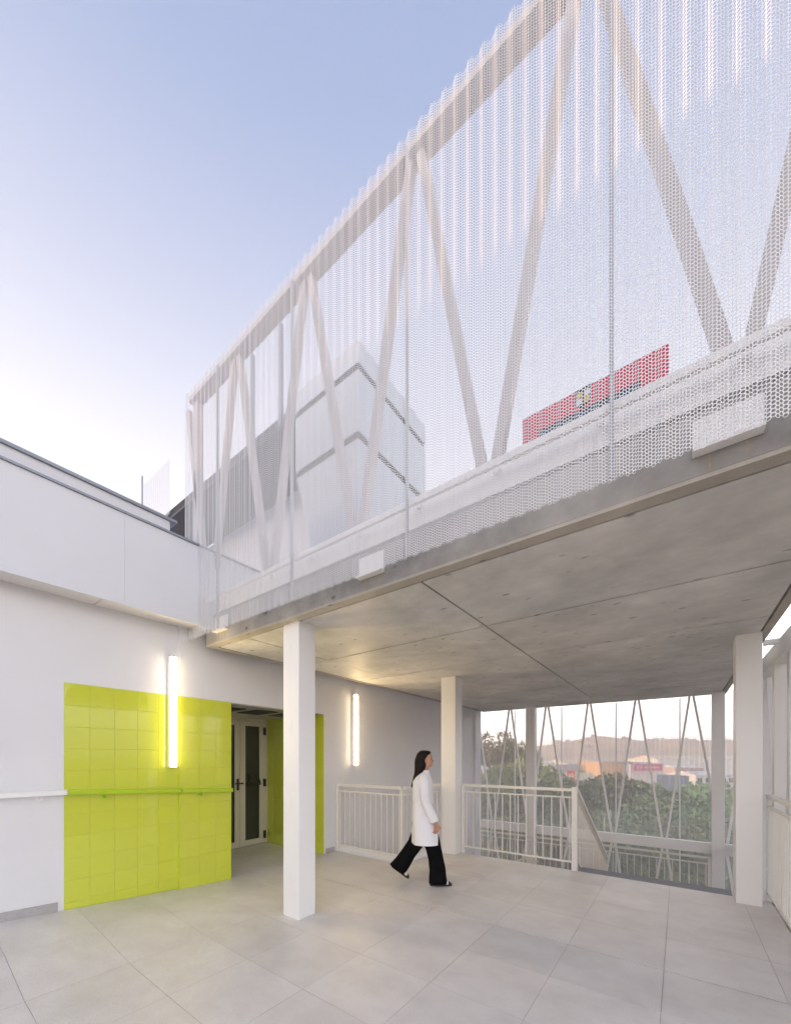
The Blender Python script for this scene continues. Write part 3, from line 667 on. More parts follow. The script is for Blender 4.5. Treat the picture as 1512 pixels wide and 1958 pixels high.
M['leaf_l'] = leaf_material('light_green_leaves', (0.15, 0.23, 0.10), (0.38, 0.46, 0.21))
M['leaf_y'] = leaf_material('yellow_green_leaves', (0.22, 0.25, 0.09), (0.38, 0.38, 0.15))
M['bark'] = mat('grey_brown_bark', (0.16, 0.12, 0.09), 0.9, var=0.3, scale=12)
def crown_mesh(name, m_, blobs, n, leaf, seed):
    r = np.random.default_rng(seed)
    w_ = np.array([b[3]**2 for b in blobs]); w_ = w_/w_.sum()
    pick = r.choice(len(blobs), n, p=w_); B = np.array(blobs)[pick]
    d = r.normal(size=(n, 3)); d /= np.linalg.norm(d, axis=1)[:, None]
    rad = r.uniform(0.35, 1.12, n)**0.6
    c = B[:, :3]+d*(rad*B[:, 3])[:, None]*np.array([1, 1, 0.8])
    t = r.normal(size=(n, 3)); t /= np.linalg.norm(t, axis=1)[:, None]; u_ = np.cross(t, r.normal(size=(n, 3))); u_ /= np.linalg.norm(u_, axis=1)[:, None]
    sz = leaf*r.uniform(0.6, 1.3, n)[:, None]
    v = np.stack([c-t*sz*0.9, c+u_*sz*0.38, c+t*sz*0.9, c-u_*sz*0.38], 1).reshape(-1, 3)
    me = bpy.data.meshes.new(name); me.vertices.add(len(v)); me.vertices.foreach_set('co', v.astype(np.float32).ravel())
    me.loops.add(n*4); me.loops.foreach_set('vertex_index', np.arange(n*4, dtype=np.int32)); me.polygons.add(n); me.polygons.foreach_set('loop_start', np.arange(0, n*4, 4, dtype=np.int32))
    try: me.polygons.foreach_set('loop_total', np.full(n, 4, dtype=np.int32))
    except Exception: pass
    me.materials.append(m_); me.update(calc_edges=True); return me
def make_kind(name, m_, hgt, rad, nblob, n, leaf, seed, flat=False):
    r = random.Random(seed); blobs = []
    for k in range(nblob):
        a_ = r.uniform(0, 2*math.pi); q = r.uniform(0, 1)**0.6*rad*0.8
        if flat: z = hgt*(0.9+0.1*r.uniform(-1, 1))-q*0.16; br = rad*r.uniform(0.2, 0.34)
        else: z = hgt*r.uniform(0.34, 0.86)-0.15*q; br = rad*r.uniform(0.24, 0.45)
        blobs.append((q*math.cos(a_), q*math.sin(a_), z, br))
    crown = crown_mesh(name+'_crown', m_, blobs, n, leaf, seed)
    t = MB(); zt_ = hgt*(0.86 if flat else 0.55)
    segs = [(0, 0, 0), (r.uniform(-.1, .1), r.uniform(-.1, .1), zt_*0.35), (r.uniform(-.2, .2), r.uniform(-.2, .2), zt_*0.7), (r.uniform(-.2, .2), r.uniform(-.2, .2), zt_)]
    rr = [rad*0.075, rad*0.06, rad*0.045, rad*0.03]
    for k in range(3): t.cyl(segs[k], segs[k+1], rr[k], rr[k+1], 8)
    for b_ in blobs[:8]: t.cyl(segs[2], b_[:3], rad*0.028, rad*0.008, 5)
    trunk = t.mesh(name+'_trunk', M['bark'], smooth=True)
    return crown, trunk
KIND = {
 'bush': make_kind('dense', M['leaf_d'], 4.6, 2.3, 16, 8000, 0.16, 3),
 'light': make_kind('light', M['leaf_l'], 4.4, 2.4, 18, 8000, 0.15, 5),
 'umb': make_kind('umbrella', M['leaf_y'], 7.2, 2.2, 12, 1900, 0.15, 8, True),
 'loose': make_kind('loose', M['leaf_d'], 7.0, 2.3, 9, 2600, 0.14, 12),
 'yellow': make_kind('yellow', M['leaf_y'], 4.4, 2.0, 14, 6500, 0.15, 21)}
def tree(kind, u, depth, vtop, label, cat='tree', group='trees beyond the far screen', wid=1.0):
    p = far(u, depth); zb = ground_z(p.x, p.y)-0.1; top = vz(vtop, depth)
    base_h = {'bush': 4.6, 'light': 4.4, 'umb': 7.4, 'loose': 7.0, 'yellow': 4.4}[kind]
    s = max(0.2, (top-zb)/base_h)
    t = thing('tree', label, cat, (p.x, p.y, zb), group)
    rz = random.uniform(0, 6.28)
    inst(KIND[kind][0], 'crown', t, (p.x, p.y, zb), rz, (s*wid, s*wid, s)); inst(KIND[kind][1], 'trunk', t, (p.x, p.y, zb), rz, (s, s, s))
    return t
tree('loose', 905, 17, 1352, 'dark loose leaved tree whose branches hang beside the end of the white wall', wid=0.75)
tree('umb', 952, 34, 1398, 'tallest yellow green umbrella tree left of the slim far column')
tree('umb', 985, 40, 1412, 'small yellow green umbrella tree just left of the slim far column', wid=0.8)
tree('umb', 1003, 46, 1418, 'thin umbrella tree partly behind the slim far column', wid=0.7)
tree('bush', 930, 20, 1475, 'dark green tree low at the left end of the far screen')
tree('yellow', 975, 22, 1462, 'olive green rounded tree left of the slim far column')
tree('yellow', 1003, 25, 1452, 'olive yellow tree directly behind the slim far column')
tree('bush', 1046, 21, 1458, 'dark green tree right of the slim far column, below the hill')
tree('bush', 1122, 23, 1492, 'dark green tree under the red square sign')
tree('bush', 1186, 20, 1470, 'dark green tree with the highest crown left of the crimson sign')
tree('bush', 1155, 26, 1487, 'dark green tree between the two tallest dark trees', wid=0.9)
tree('light', 1228, 19, 1506, 'light green tree below the crimson sign', wid=1.1)
tree('light', 1275, 22, 1502, 'light green tree just right of the crimson sign', wid=1.1)
tree('light', 1318, 18, 1513, 'light green tree left of the far right column', wid=1.1)
tree('light', 1372, 21, 1508, 'light green tree behind the far right column', wid=1.1)
tree('light', 1408, 19, 1500, 'light green tree mostly behind the broad column', wid=1.1)
tree('loose', 1337, 30, 1462, 'sparse brown green tree rising above the light green trees', wid=0.7)
tree('loose', 1388, 60, 1466, 'sparse small tree between the far right and broad columns', wid=0.7)
for k, (u_, d_, v_, kd) in enumerate([(955, 15.5, 1560, 'light'), (1035, 15.5, 1560, 'bush'), (1095, 15, 1552, 'bush'), (1165, 15, 1560, 'light'), (1240, 14.5, 1565, 'light'), (1310, 14.5, 1570, 'light'), (1385, 14.5, 1570, 'light')]):
    lab = ['leftmost of the low shrubs under the far cross beam', 'low dark shrub right of the slim far column', 'low dark shrub behind the railing post at the stair head', 'low shrub behind the sloping stair railing', 'low light shrub behind the landing railing, left half', 'low light shrub behind the landing railing, right half', 'low light shrub beside the far right column'][k]
    tree(kd, u_, d_, v_, lab, 'shrub', 'low shrubs on the bank', wid=1.0)

# ------------------------------------------------------------------ far sheds, signs and poles
M['shed_w'] = mat('white_shed_wall', (0.72, 0.70, 0.67), 0.6, var=0.05, scale=0.3); M['shed_c'] = mat('cream_shed_roof', (0.66, 0.58, 0.42), 0.6, var=0.06, scale=0.2)
M['shed_g'] = mat('grey_shed_roof', (0.36, 0.35, 0.36), 0.6, var=0.08, scale=0.2); M['shed_o'] = mat('orange_lit_shed_wall', (0.66, 0.40, 0.20), 0.6, var=0.06, scale=0.2)  # shed_o has the orange evening light put into its wall colour
M['shed_b'] = mat('blue_grey_box', (0.18, 0.24, 0.30), 0.5, var=0.06); M['pink'] = mat('crimson_sign_face', (0.60, 0.05, 0.15), 0.5); M['redsq'] = mat('orange_red_sign_face', (0.75, 0.09, 0.03), 0.5)
M['win'] = mat('dark_window', (0.06, 0.08, 0.10), 0.15); M['terra'] = mat('pink_wall', (0.55, 0.40, 0.34), 0.8, var=0.1, scale=0.3)
def shed(name, label, cat, u0, u1, vt, vb, depth, deep, mw, mr, roof=0.25, wins=0, group=None):
    a_ = far(u0, depth); b_ = far(u1, depth); zt_ = vz(vt, depth); z0 = min(vz(vb, depth), zt_-1)
    mid = (a_+b_)/2; zg = ground_z(mid.x, mid.y)-0.5; z0 = min(z0, zg)
    t = thing(name, label, cat, (mid.x, mid.y, zg), group)
    ax = (b_-a_).normalized(); dp = Vector((-ax.y, ax.x, 0));
    if dp.dot(FW) < 0: dp = -dp
    def P(s_, d_, z): q = a_.lerp(b_, s_)+dp*d_; return (q.x, q.y, z)
    hr_ = (zt_-vz(vb, depth))*roof
    wz = zt_-hr_
    m_ = MB(); vs = [P(0, 0, z0), P(1, 0, z0), P(1, deep, z0), P(0, deep, z0), P(0, 0, wz), P(1, 0, wz), P(1, deep, wz), P(0, deep, wz)]
    m_.add(vs, [(0, 3, 2, 1), (4, 5, 6, 7), (0, 1, 5, 4), (1, 2, 6, 5), (2, 3, 7, 6), (3, 0, 4, 7)]); m_.build('wall', mw, t)
    r_ = MB(); e = 0.003
    vs = [P(-e, -0.6, wz+0.02), P(1+e, -0.6, wz+0.02), P(1+e, deep+0.6, wz+0.02), P(-e, deep+0.6, wz+0.02), P(-e, deep*0.45, zt_), P(1+e, deep*0.45, zt_)]
    r_.add(vs, [(0, 1, 5, 4), (2, 3, 4, 5), (0, 4, 3), (1, 2, 5), (3, 2, 1, 0)]); r_.build('roof', mr, t)
    for k in range(wins):
        s0 = (k+0.25)/wins; s1 = (k+0.75)/wins; zt2 = wz-(wz-vz(vb, depth))*0.3; zb2 = wz-(wz-vz(vb, depth))*0.8
        w2 = MB(); w2.add([P(s0, -0.02, zb2), P(s1, -0.02, zb2), P(s1, -0.02, zt2), P(s0, -0.02, zt2), P(s0, -0.2, zb2), P(s1, -0.2, zb2), P(s1, -0.2, zt2), P(s0, -0.2, zt2)], [(4, 5, 6, 7), (0, 1, 5, 4), (1, 2, 6, 5), (2, 3, 7, 6), (3, 0, 4, 7)])
        w2.build('window', M['win'], t)
    return t, P
shed('warehouse', 'long warehouse with cream roof edge below the ochre hill', 'warehouse', 1086, 1200, 1453, 1478, 230, 40, M['shed_g'], M['shed_c'], 0.35)
shed('warehouse', 'small white block left of the orange red square sign', 'warehouse', 1040, 1062, 1455, 1480, 170, 14, M['shed_w'], M['shed_w'], 0.2, 3)
shed('warehouse', 'grey roofed warehouse behind the orange red square sign', 'warehouse', 1060, 1160, 1464, 1482, 165, 25, M['shed_w'], M['shed_g'], 0.6, 7)
shed('warehouse', 'cream canopy building beside the orange red square sign', 'warehouse', 1072, 1148, 1479, 1506, 120, 14, M['shed_b'], M['shed_c'], 0.5, 5)
shed('warehouse', 'warehouse with orange light in its wall colour, left of the crimson sign', 'warehouse', 1150, 1212, 1454, 1486, 150, 20, M['shed_o'], M['shed_g'], 0.12)
t_, P_ = shed('warehouse', 'pale warehouse carrying the crimson sign', 'warehouse', 1205, 1270, 1458, 1500, 145, 20, M['shed_w'], M['shed_g'], 0.1)
shed('warehouse', 'very long cream shed at the foot of the wooded slope', 'warehouse', 1258, 1440, 1445, 1462, 300, 40, M['shed_w'], M['shed_c'], 0.45)
shed('warehouse', 'white low shed behind the light green trees', 'warehouse', 1330, 1420, 1476, 1500, 110, 12, M['shed_w'], M['shed_w'], 0.3, 6)
shed('warehouse', 'pink walled block right of the crimson sign', 'warehouse', 1290, 1345, 1464, 1486, 190, 15, M['terra'], M['shed_w'], 0.2, 5)
shed('warehouse', 'small blue grey box building in front of the pink block', 'warehouse', 1300, 1317, 1483, 1510, 90, 8, M['shed_b'], M['shed_b'], 0.05)
shed('warehouse', 'white block seen through the trees at the left end of the screen', 'warehouse', 918, 962, 1432, 1470, 110, 12, M['shed_w'], M['shed_w'], 0.15, 5)
for k, (u_, vt_, lab) in enumerate([(1384, 1408, 'left of the two pale far towers beyond the wooded slope'), (1394, 1412, 'right of the two pale far towers beyond the wooded slope')]):
    shed('tower_block', lab, 'tower block', u_-4, u_+4, vt_, 1430, 1700, 20, M['shed_w'], M['shed_w'], 0.03, group='pale far towers')
# crimson sign
def sign_board(name, label, u0, u1, v0, v1, depth, m_, group=None):
    a_ = far(u0, depth); b_ = far(u1, depth); z1 = vz(v0, depth); z0 = vz(v1, depth)
    ax = (b_-a_).normalized(); nrm = Vector((ax.y, -ax.x, 0))
    if nrm.dot(FW) > 0: nrm = -nrm
    t = thing(name, label, 'sign', ((a_+b_)/2).to_tuple()[:2]+(z0,), group)
    W = (b_-a_).length
    def P(s_, z, d_): q = a_+ax*s_+nrm*d_; return (q.x, q.y, z)
    def slab_(nm, s0, s1, za, zb, d0, d1, mm, par=t):
        m = MB(); vs = [P(s0, za, d0), P(s1, za, d0), P(s1, zb, d0), P(s0, zb, d0), P(s0, za, d1), P(s1, za, d1), P(s1, zb, d1), P(s0, zb, d1)]
        m.add(vs, [(0, 3, 2, 1), (4, 5, 6, 7), (0, 1, 5, 4), (1, 2, 6, 5), (2, 3, 7, 6), (3, 0, 4, 7)]); return m.build(nm, mm, par)
    slab_('board', 0, W, z0, z1, 0, 0.25, m_)
    return t, P, slab_, W, z0, z1
t, P, SL, W, z0, z1 = sign_board('roof_sign', 'long crimson sign with white ring logo and a line of white lettering', 1212.5, 1264.5, 1461.7, 1474, 143, M['pink'])
hh = z1-z0; cxs = W*0.165; cz = (z0+z1)/2; R_ = hh*0.34
rg = MB()
for k in range(28):
    a0 = 2*math.pi*k/28; a1 = 2*math.pi*(k+1)/28
    vs = []
    for rr_ in (R_, R_*0.78):
        for aa in (a0, a1):
            for dd in (0.26, 0.34): vs.append(P(cxs+rr_*math.cos(aa), cz+rr_*math.sin(aa), dd))
    rg.add(vs, [(1, 3, 7, 5), (0, 1, 5, 4), (2, 3, 7, 6), (0, 1, 3, 2), (4, 5, 7, 6)])
rg.build('ring_logo', M['shed_w'], t)
SL('logo_bar', cxs-R_*1.3, cxs+R_*1.3, cz-hh*0.05, cz+hh*0.05, 0.26, 0.35, M['shed_w'])
x_ = W*0.34; k = 0
for wlen in (5, 9):
    for q in range(wlen):
        lw = W*0.028; SL('letter', x_, x_+lw, cz-hh*0.11, cz+hh*(0.11 if (q*7+wlen) % 3 else 0.16), 0.26, 0.33, M['shed_w']); x_ += W*0.0385
    x_ += W*0.03
t, P, SL, W, z0, z1 = sign_board('pole_sign', 'square orange red sign with white emblem in front of the cream canopy', 1083.5, 1098.5, 1474, 1495, 118, M['redsq'])
hh = z1-z0; cz = (z0+z1)/2
SL('emblem_bar', W*0.12, W*0.88, cz-hh*0.07, cz+hh*0.07, 0.26, 0.33, M['shed_w'])
rg = MB()
for k in range(20):
    a0 = 2*math.pi*k/20; a1 = 2*math.pi*(k+1)/20; vs = []
    for rr_ in (hh*0.24, hh*0.17):
        for aa in (a0, a1):
            for dd in (0.26, 0.32): vs.append(P(W/2+rr_*math.cos(aa), cz+rr_*math.sin(aa), dd))
    rg.add(vs, [(1, 3, 7, 5), (0, 1, 5, 4), (2, 3, 7, 6), (0, 1, 3, 2), (4, 5, 7, 6)])
rg.build('emblem_ring', M['shed_w'], t)
SL('pole', W*0.4, W*0.6, ground_z(*far(1090, 118).to_tuple()[:2])-0.3, z0-0.01, 0.0, 0.2, M['shed_w'])
for u_, d_, v_, lab in [(1155.5, 14.2, 1553, 'thin white pole standing behind the stair railing'), (1386, 120, 1430, 'white lamp pole between the far right and broad columns')]:
    p = far(u_, d_); zg = ground_z(p.x, p.y); t = thing('pole', lab, 'pole', (p.x, p.y, zg))
    MB().cyl((p.x, p.y, zg-0.2), (p.x, p.y, vz(v_, d_)), 0.035 if d_ < 50 else 0.25, 0.02 if d_ < 50 else 0.2, 10).build('shaft', M['shed_w'], t); MB().cyl((p.x, p.y, zg-0.05), (p.x, p.y, zg+0.15), 0.09, 0.07, 10).build('foot', M['shed_w'], t)
# trees scattered on the hill, one mass far off
hb = []
r = random.Random(4)
for k in range(300):
    u_ = r.uniform(850, 1500); d_ = r.uniform(440, 700)
    if u_ < 1185 and r.random() < 0.78: continue
    if u_ >= 1185 and d_ > 640 and r.random() < 0.1: continue
    if u_ >= 1185: d_ = r.uniform(560, 700)
    p = far(u_, d_); rad = r.uniform(2.0, 4.2); hb.append((p.x, p.y, ground_z(p.x, p.y)+rad*0.4, rad))
cm = crown_mesh('hill_trees', leaf_material('hazy_hill_leaves', (0.15, 0.16, 0.12), (0.22, 0.22, 0.15)), hb, 26000, 0.9, 31)
o = bpy.data.objects.new('hill_trees', cm); COL.objects.link(o); o['kind'] = 'stuff'; tag(o, 'far trees dotted over the hill and along its ridge', 'trees')
# bank shrubs / ground cover
gb_ = []
for k in range(200):
    u_ = r.uniform(880, 1480); d_ = r.uniform(24, 70); p = far(u_, d_); rad = r.uniform(0.8, 2.0); gb_.append((p.x, p.y, ground_z(p.x, p.y)+rad*0.3, rad))
cm = crown_mesh('ground_cover', M['leaf_d'], gb_, 26000, 0.26, 33)
o = bpy.data.objects.new('ground_cover', cm); COL.objects.link(o); o['kind'] = 'stuff'; tag(o, 'scrub covering the bank behind the trees', 'scrub')

# ------------------------------------------------------------------ the walking woman
PX0, PY0 = (-0.0, 0.0)
pc = far(806, 4.78); pth = -YAW
per = thing('person', 'woman with long dark hair walking right in white coat and wide black trousers', 'person', (pc.x, pc.y, 0))
per.rotation_euler = (0, 0, pth)
M['skin'] = mat('skin', (0.50, 0.27, 0.18), 0.5, var=0.04); M['hair'] = mat('dark_brown_hair', (0.010, 0.007, 0.006), 0.55, var=0.3, scale=60, spec=0.15)
M['coat'] = mat('white_cotton', (0.78, 0.78, 0.82), 0.8, var=0.04, scale=6, bump=0.6, bscale=9); M['trouser'] = mat('black_cloth', (0.004, 0.004, 0.005), 0.9, bump=0.3, bscale=20, spec=0.05)
M['shoe'] = mat('dark_grey_suede', (0.04, 0.042, 0.045), 0.8); M['shoe_w'] = mat('white_shoe_leather', (0.7, 0.7, 0.7), 0.5)
def pobj(name, me, m_, parent=None, smooth=True):
    o = bpy.data.objects.new(name, me); COL.objects.link(o); o.parent = parent or per
    if m_ is not None and len(me.materials) == 0: me.materials.append(m_)
    if smooth: me.polygons.foreach_set('use_smooth', [True]*len(me.polygons))
    return reg(o, (0, 0, 0))
def skin_obj(name, verts, edges, radii, m_, sub=2):
    me = bpy.data.meshes.new(name); me.from_pydata(verts, edges, []); o = pobj(name, me, m_, smooth=False)
    md = o.modifiers.new('skin', 'SKIN'); md.use_smooth_shade = True
    for sv, rd in zip(me.skin_vertices[0].data, radii):
        sv.radius = rd if isinstance(rd, tuple) else (rd, rd); sv.use_root = False
    me.skin_vertices[0].data[0].use_root = True
    ss = o.modifiers.new('sub', 'SUBSURF'); ss.levels = sub; ss.render_levels = sub
    return o
# X forward (to the right in the photo), Y to her left (away from camera), Z up
V = []; E = []; Rr = []
def nv(p, rad, par=None):
    V.append(p); Rr.append(rad)
    if par is not None: E.append((par, len(V)-1))
    return len(V)-1
pel = nv((0.02, 0, 0.86), (0.12, 0.10)); w1 = nv((0.015, 0, 1.02), (0.10, 0.08), pel); ch = nv((0.015, 0, 1.22), (0.12, 0.085), w1); nk = nv((0.03, 0, 1.36), (0.06, 0.055), ch); nk2 = nv((0.045, 0, 1.43), (0.045, 0.045), nk)
hd0 = nv((0.050, 0, 1.475), (0.050, 0.052), nk2); hd1 = nv((0.050, 0, 1.535), (0.060, 0.060), hd0); hd2 = nv((0.045, 0, 1.585), (0.050, 0.050), hd1)
for sy in (-1, 1):
    hp = nv((0.02, 0.085*sy, 0.82), 0.085, pel)
    if sy == -1: kn = nv((0.14, -0.09, 0.47), 0.055, hp); an = nv((0.235, -0.09, 0.10), 0.036, kn); nv((0.30, -0.09, 0.05), 0.03, an)
    else: kn = nv((-0.02, 0.09, 0.46), 0.055, hp); an = nv((-0.275, 0.09, 0.22), 0.034, kn); nv((-0.275, 0.09, 0.13), 0.026, an)
    sh_ = nv((0.02, 0.16*sy, 1.30), 0.05, ch)
    if sy == -1: el = nv((0.03, -0.20, 1.03), 0.036, sh_); wr = nv((0.14, -0.20, 0.80), 0.026, el); pm = nv((0.16, -0.195, 0.745), (0.034, 0.02), wr)
    else: el = nv((-0.05, 0.20, 1.03), 0.036, sh_); wr = nv((-0.02, 0.21, 0.79), 0.026, el); pm = nv((-0.01, 0.205, 0.735), (0.034, 0.02), wr)
body = skin_obj('body', V, E, Rr, M['skin'], 2)
# hands: palms with four fingers and a thumb
def hand(px, py, pz, lean):
    for k in range(4):
        yo = 0.0; xo = -0.024+0.016*k; L = (0.058, 0.066, 0.07, 0.062)[k]
        p = [(px+xo*0.9, py, pz+0.01), (px+xo+lean*0.3, py+0.003, pz-0.03), (px+xo+lean*0.2-0.006, py+0.012, pz-0.03-L*0.5), (px+xo-0.018, py+0.026, pz-0.03-L*0.85)]
        skin_obj('finger', p, [(0, 1), (1, 2), (2, 3)], [0.011, 0.0095, 0.0085, 0.007], M['skin'], 1)
    p = [(px+0.018, py-0.002, pz+0.028), (px+0.042, py-0.006, pz-0.002), (px+0.048, py+0.0, pz-0.035)]
    skin_obj('thumb', p, [(0, 1), (1, 2)], [0.012, 0.0105, 0.008], M['skin'], 1)
hand(0.163, -0.195, 0.735, 0.02); hand(-0.008, 0.205, 0.725, 0.01)
# face features
fm = MB()
def ell(mb, c, r_, n=10, m_=8):
    rings = []
    for i in range(m_+1):
        th = math.pi*i/m_; rings.append([(c[0]+r_[0]*math.sin(th)*math.cos(2*math.pi*k/n), c[1]+r_[1]*math.sin(th)*math.sin(2*math.pi*k/n), c[2]+r_[2]*math.cos(th)+1e-5*k) for k in range(n)])
    mb.loft(rings, cap=False)
def hring(z, cx, rx, ry, push=0.0, wid=0.5, n=28):
    out = []
    for k in range(n):
        a_ = 2*math.pi*k/n; c, s_ = math.cos(a_), math.sin(a_); aa = min(a_, 2*math.pi-a_)
        out.append((cx+rx*c+push*math.exp(-(aa/wid)**2), ry*s_*(1.0-0.10*max(0, c)), z))
    return out
hd_ = [hring(1.400, 0.040, 0.046, 0.046), hring(1.440, 0.046, 0.048, 0.047), hring(1.456, 0.066, 0.050, 0.045, 0.006), hring(1.466, 0.070, 0.056, 0.052, 0.006), hring(1.482, 0.064, 0.066, 0.060, 0.001, .4), hring(1.488, 0.062, 0.069, 0.062, 0.006, .28), hring(1.496, 0.060, 0.071, 0.064, 0.005, .28), hring(1.506, 0.058, 0.073, 0.066, 0.003, .2), hring(1.513, 0.056, 0.076, 0.067, 0.018, .16), hring(1.520, 0.055, 0.077, 0.068, 0.021, .15), hring(1.534, 0.052, 0.079, 0.070, 0.011, .13), hring(1.546, 0.050, 0.080, 0.071, 0.003, .13), hring(1.562, 0.048, 0.085, 0.073), hring(1.59, 0.046, 0.084, 0.073), hring(1.615, 0.042, 0.074, 0.066), hring(1.634, 0.040, 0.052, 0.048), hring(1.642, 0.040, 0.02, 0.02)]
pobj('head', MB().loft(hd_).mesh('head', M['skin']), None)
for sy in (-1, 1):
    e_ = MB(); ell(e_, (0.118, 0.030*sy, 1.543), (0.008, 0.012, 0.006)); pobj('eye', e_.mesh('eye', M['hair']), None)
    b_ = MB(); b_.beam((0.131, 0.012*sy, 1.560), (0.112, 0.047*sy, 1.561), 0.005, 0.006); pobj('eyebrow', b_.mesh('eyebrow', M['hair']), None)
    e_ = MB(); ell(e_, (0.052, 0.074*sy, 1.53), (0.018, 0.010, 0.03)); pobj('ear', e_.mesh('ear', M['skin']), None)
lp = MB(); ell(lp, (0.127, 0, 1.492), (0.011, 0.022, 0.007)); pobj('mouth', lp.mesh('mouth', mat('lips', (0.35, 0.10, 0.09), 0.5)), None)
# hair: cap plus long fall down the back
hr_ = []
def ring(cx, cy, cz, rx, ry, n=20, sq=1.0, back=0.0, tilt=0.0):
    out = []
    for k in range(n):
        a_ = 2*math.pi*k/n; c, s_ = math.cos(a_), math.sin(a_)
        c2 = math.copysign(abs(c)**sq, c); s2 = math.copysign(abs(s_)**sq, s_)
        out.append((cx+rx*c2, cy+ry*s2, cz+tilt*c2))
    return out
hs = [ring(0.035, 0, 1.658, 0.012, 0.012), ring(0.035, 0, 1.652, 0.058, 0.052), ring(0.030, 0, 1.630, 0.092, 0.080, tilt=0.010), ring(0.016, 0, 1.59, 0.096, 0.088, tilt=0.02), ring(-0.006, 0, 1.53, 0.088, 0.089), ring(-0.012, 0, 1.47, 0.080, 0.086), ring(-0.020, 0, 1.41, 0.070, 0.082), ring(-0.045, 0, 1.35, 0.055, 0.08), ring(-0.075, 0, 1.29, 0.042, 0.078), ring(-0.100, 0, 1.23, 0.032, 0.07), ring(-0.117, 0, 1.185, 0.018, 0.055)]
hm = MB().loft(hs[::-1]).mesh('hair', M['hair']); ho = pobj('hair', hm, None)
ss = ho.modifiers.new('sub', 'SUBSURF'); ss.levels = 1; ss.render_levels = 1
# coat
def wob(k, a, s=1.0): return 1+0.03*s*math.sin(3*a+k*1.7)+0.015*s*math.sin(7*a+k)
def cring(cx, cy, cz, rx, ry, k, n=36, s=1.0):
    p = 0.62 if cz < 0.9 else 0.85
    f_ = lambda v: math.copysign(abs(v)**p, v)
    return [(cx+rx*f_(math.cos(2*math.pi*i/n))*wob(k, 2*math.pi*i/n, s), cy+ry*f_(math.sin(2*math.pi*i/n))*wob(k, 2*math.pi*i/n, s), cz) for i in range(n)]
cs_ = [cring(0.050, 0, 0.505, 0.172, 0.195, 0, s=1.8), cring(0.046, 0, 0.60, 0.168, 0.19, .3, s=1.6), cring(0.040, 0, 0.72, 0.160, 0.182, .6, s=1.3), cring(0.02, 0, 0.86, 0.138, 0.172, .9), cring(0.012, 0, 0.95, 0.128, 0.16, 1.2), cring(0.012, 0, 0.985, 0.124, 0.155, 1.3, s=.5), cring(0.010, 0, 1.08, 0.125, 0.155, 1.5), cring(0.010, 0, 1.18, 0.13, 0.165, 1.8, s=.6), cring(0.012, 0, 1.27, 0.125, 0.17, 2, s=.4), cring(0.018, 0, 1.325, 0.10, 0.155, 2, s=.2), cring(0.030, 0, 1.365, 0.075, 0.105, 2, s=.1), cring(0.038, 0, 1.385, 0.062, 0.066, 2, s=.1), cring(0.042, 0, 1.41, 0.06, 0.062, 2, s=.1)]
pobj('coat', MB().loft(cs_, cap=False).mesh('coat', M['coat']), None)
bt = [cring(0.012, 0, 0.968, 0.132, 0.163, 1.3, s=.5), cring(0.012, 0, 0.990, 0.131, 0.162, 1.3, s=.5)]
pobj('belt', MB().loft(bt, cap=False).mesh('belt', M['coat']), None)
def limb(name, path, m_, n=16, cap=True, amp=0.5):
    rings = []
    for i, (p, rx, ry) in enumerate(path):
        q = Vector(path[min(i+1, len(path)-1)][0])-Vector(path[max(i-1, 0)][0]); q.normalize()
        a_ = Vector((0, 1, 0)); b_ = a_.cross(q).normalized(); a_ = q.cross(b_).normalized()
        rings.append([tuple(Vector(p)+b_*(rx*math.cos(2*math.pi*k/n)*wob(i*1.3, 2*math.pi*k/n, amp))+a_*(ry*math.sin(2*math.pi*k/n))) for k in range(n)])
    return pobj(name, MB().loft(rings, cap=cap).mesh(name, m_), None)
limb('sleeve', [((0.015, -0.13, 1.325), .055, .05), ((0.018, -0.175, 1.27), .064, .055), ((0.02, -0.20, 1.15), .060, .052), ((0.035, -0.205, 1.03), .056, .05), ((0.085, -0.205, 0.92), .055, .048), ((0.125, -0.202, 0.84), .056, .047), ((0.143, -0.20, 0.80), .057, .047)], M['coat'], cap=False)
limb('sleeve', [((0.015, 0.13, 1.325), .055, .05), ((0.0, 0.175, 1.27), .064, .055), ((-0.03, 0.20, 1.15), .060, .052), ((-0.05, 0.205, 1.03), .056, .05), ((-0.035, 0.208, 0.92), .055, .048), ((-0.022, 0.21, 0.80), .055, .047)], M['coat'], cap=False)
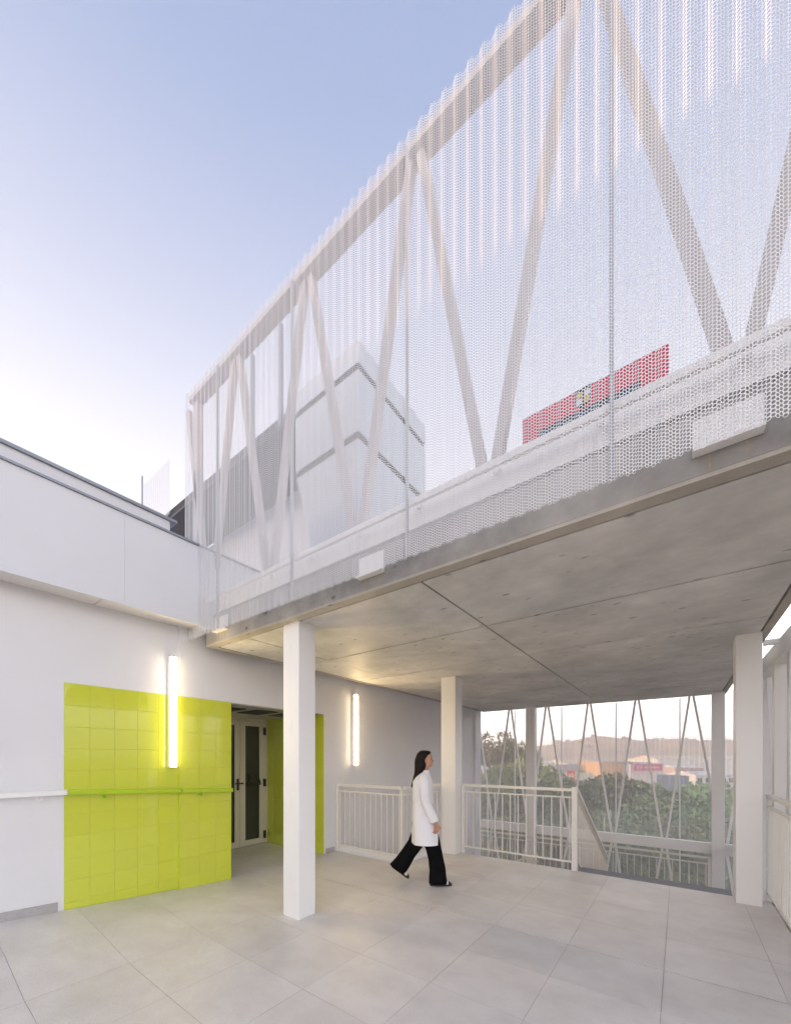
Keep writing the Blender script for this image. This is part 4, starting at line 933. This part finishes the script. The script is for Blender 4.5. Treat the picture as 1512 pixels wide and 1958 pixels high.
# trousers: one flared leg forward, one trailing
limb('trousers', [((0.03, -0.06, 0.86), .125, .10), ((0.05, -0.075, 0.72), .118, .095), ((0.09, -0.085, 0.60), .112, .09), ((0.135, -0.09, 0.47), .096, .082), ((0.165, -0.09, 0.34), .092, .082), ((0.185, -0.09, 0.20), .100, .086), ((0.195, -0.09, 0.08), .108, .09), ((0.195, -0.09, 0.028), .112, .092)], M['trouser'], amp=1.2)
limb('trousers', [((0.03, 0.06, 0.86), .125, .10), ((0.0, 0.075, 0.72), .118, .095), ((-0.020, 0.085, 0.60), .108, .09), ((-0.075, 0.09, 0.47), .10, .082), ((-0.16, 0.09, 0.35), .095, .082), ((-0.235, 0.09, 0.24), .105, .086), ((-0.30, 0.09, 0.145), .115, .09)], M['trouser'], amp=1.2)
def shoe(ox, oy, oz, pitch):
    par = per
    def T(p):
        x, y, z = p; c, s_ = math.cos(pitch), math.sin(pitch); x -= 0.10; xx = x*c+z*s_; zz = -x*s_+z*c
        return (ox+xx+0.10, oy+y, oz+zz)
    def prof(x, w_, zb, zt_): return [T(p) for p in ((x, -w_, zb), (x, w_, zb), (x, w_*0.98, zb+(zt_-zb)*0.55), (x, w_*0.45, zt_), (x, -w_*0.45, zt_), (x, -w_*0.98, zb+(zt_-zb)*0.55))]
    up_ = MB().loft([prof(-0.115, 0.022, 0.016, 0.075), prof(-0.09, 0.034, 0.016, 0.10), prof(-0.03, 0.036, 0.016, 0.095), prof(0.03, 0.041, 0.016, 0.075), prof(0.08, 0.043, 0.016, 0.055), prof(0.12, 0.036, 0.016, 0.042), prof(0.142, 0.016, 0.016, 0.028)])
    s1 = pobj('shoe', up_.mesh('shoe', M['shoe']), None)
    so = MB().loft([prof(-0.12, 0.026, 0.0, 0.0158), prof(-0.05, 0.038, 0.0, 0.0158), prof(0.08, 0.046, 0.0, 0.0158), prof(0.125, 0.038, 0.0, 0.0158), prof(0.148, 0.018, 0.0, 0.0158)])
    pobj('sole', so.mesh('sole', M['shoe']), None, s1)
    st = MB().loft([prof(0.045, 0.0425, 0.022, 0.0715), prof(0.075, 0.0445, 0.022, 0.060), prof(0.10, 0.0415, 0.022, 0.0525)]); pobj('white_panel', st.mesh('white_panel', M['shoe_w']), None, s1)
    st = MB().loft([prof(-0.005, 0.0398, 0.03, 0.092), prof(0.012, 0.0415, 0.03, 0.086)]); pobj('stripe', st.mesh('stripe', M['shoe_w']), None, s1)
shoe(0.215, -0.09, 0.001, 0.0); shoe(-0.30, 0.09, 0.055, 0.62)

# ------------------------------------------------------------------ evening haze over the valley
hz = bpy.data.materials.new('haze_air'); hz.use_nodes = True
hn = hz.node_tree.nodes; hn.clear(); ho_ = hn.new('ShaderNodeOutputMaterial'); hv_ = hn.new('ShaderNodeVolumePrincipled')
hv_.inputs['Density'].default_value = 0.001; hv_.inputs['Color'].default_value = (0.96, 0.95, 0.97, 1); hv_.inputs['Anisotropy'].default_value = 0.2
hz.node_tree.links.new(hv_.outputs[0], ho_.inputs['Volume'])
MB().box((-1900, -1900, -18), (1900, 1900, 75)).build('haze', hz, kind='stuff')
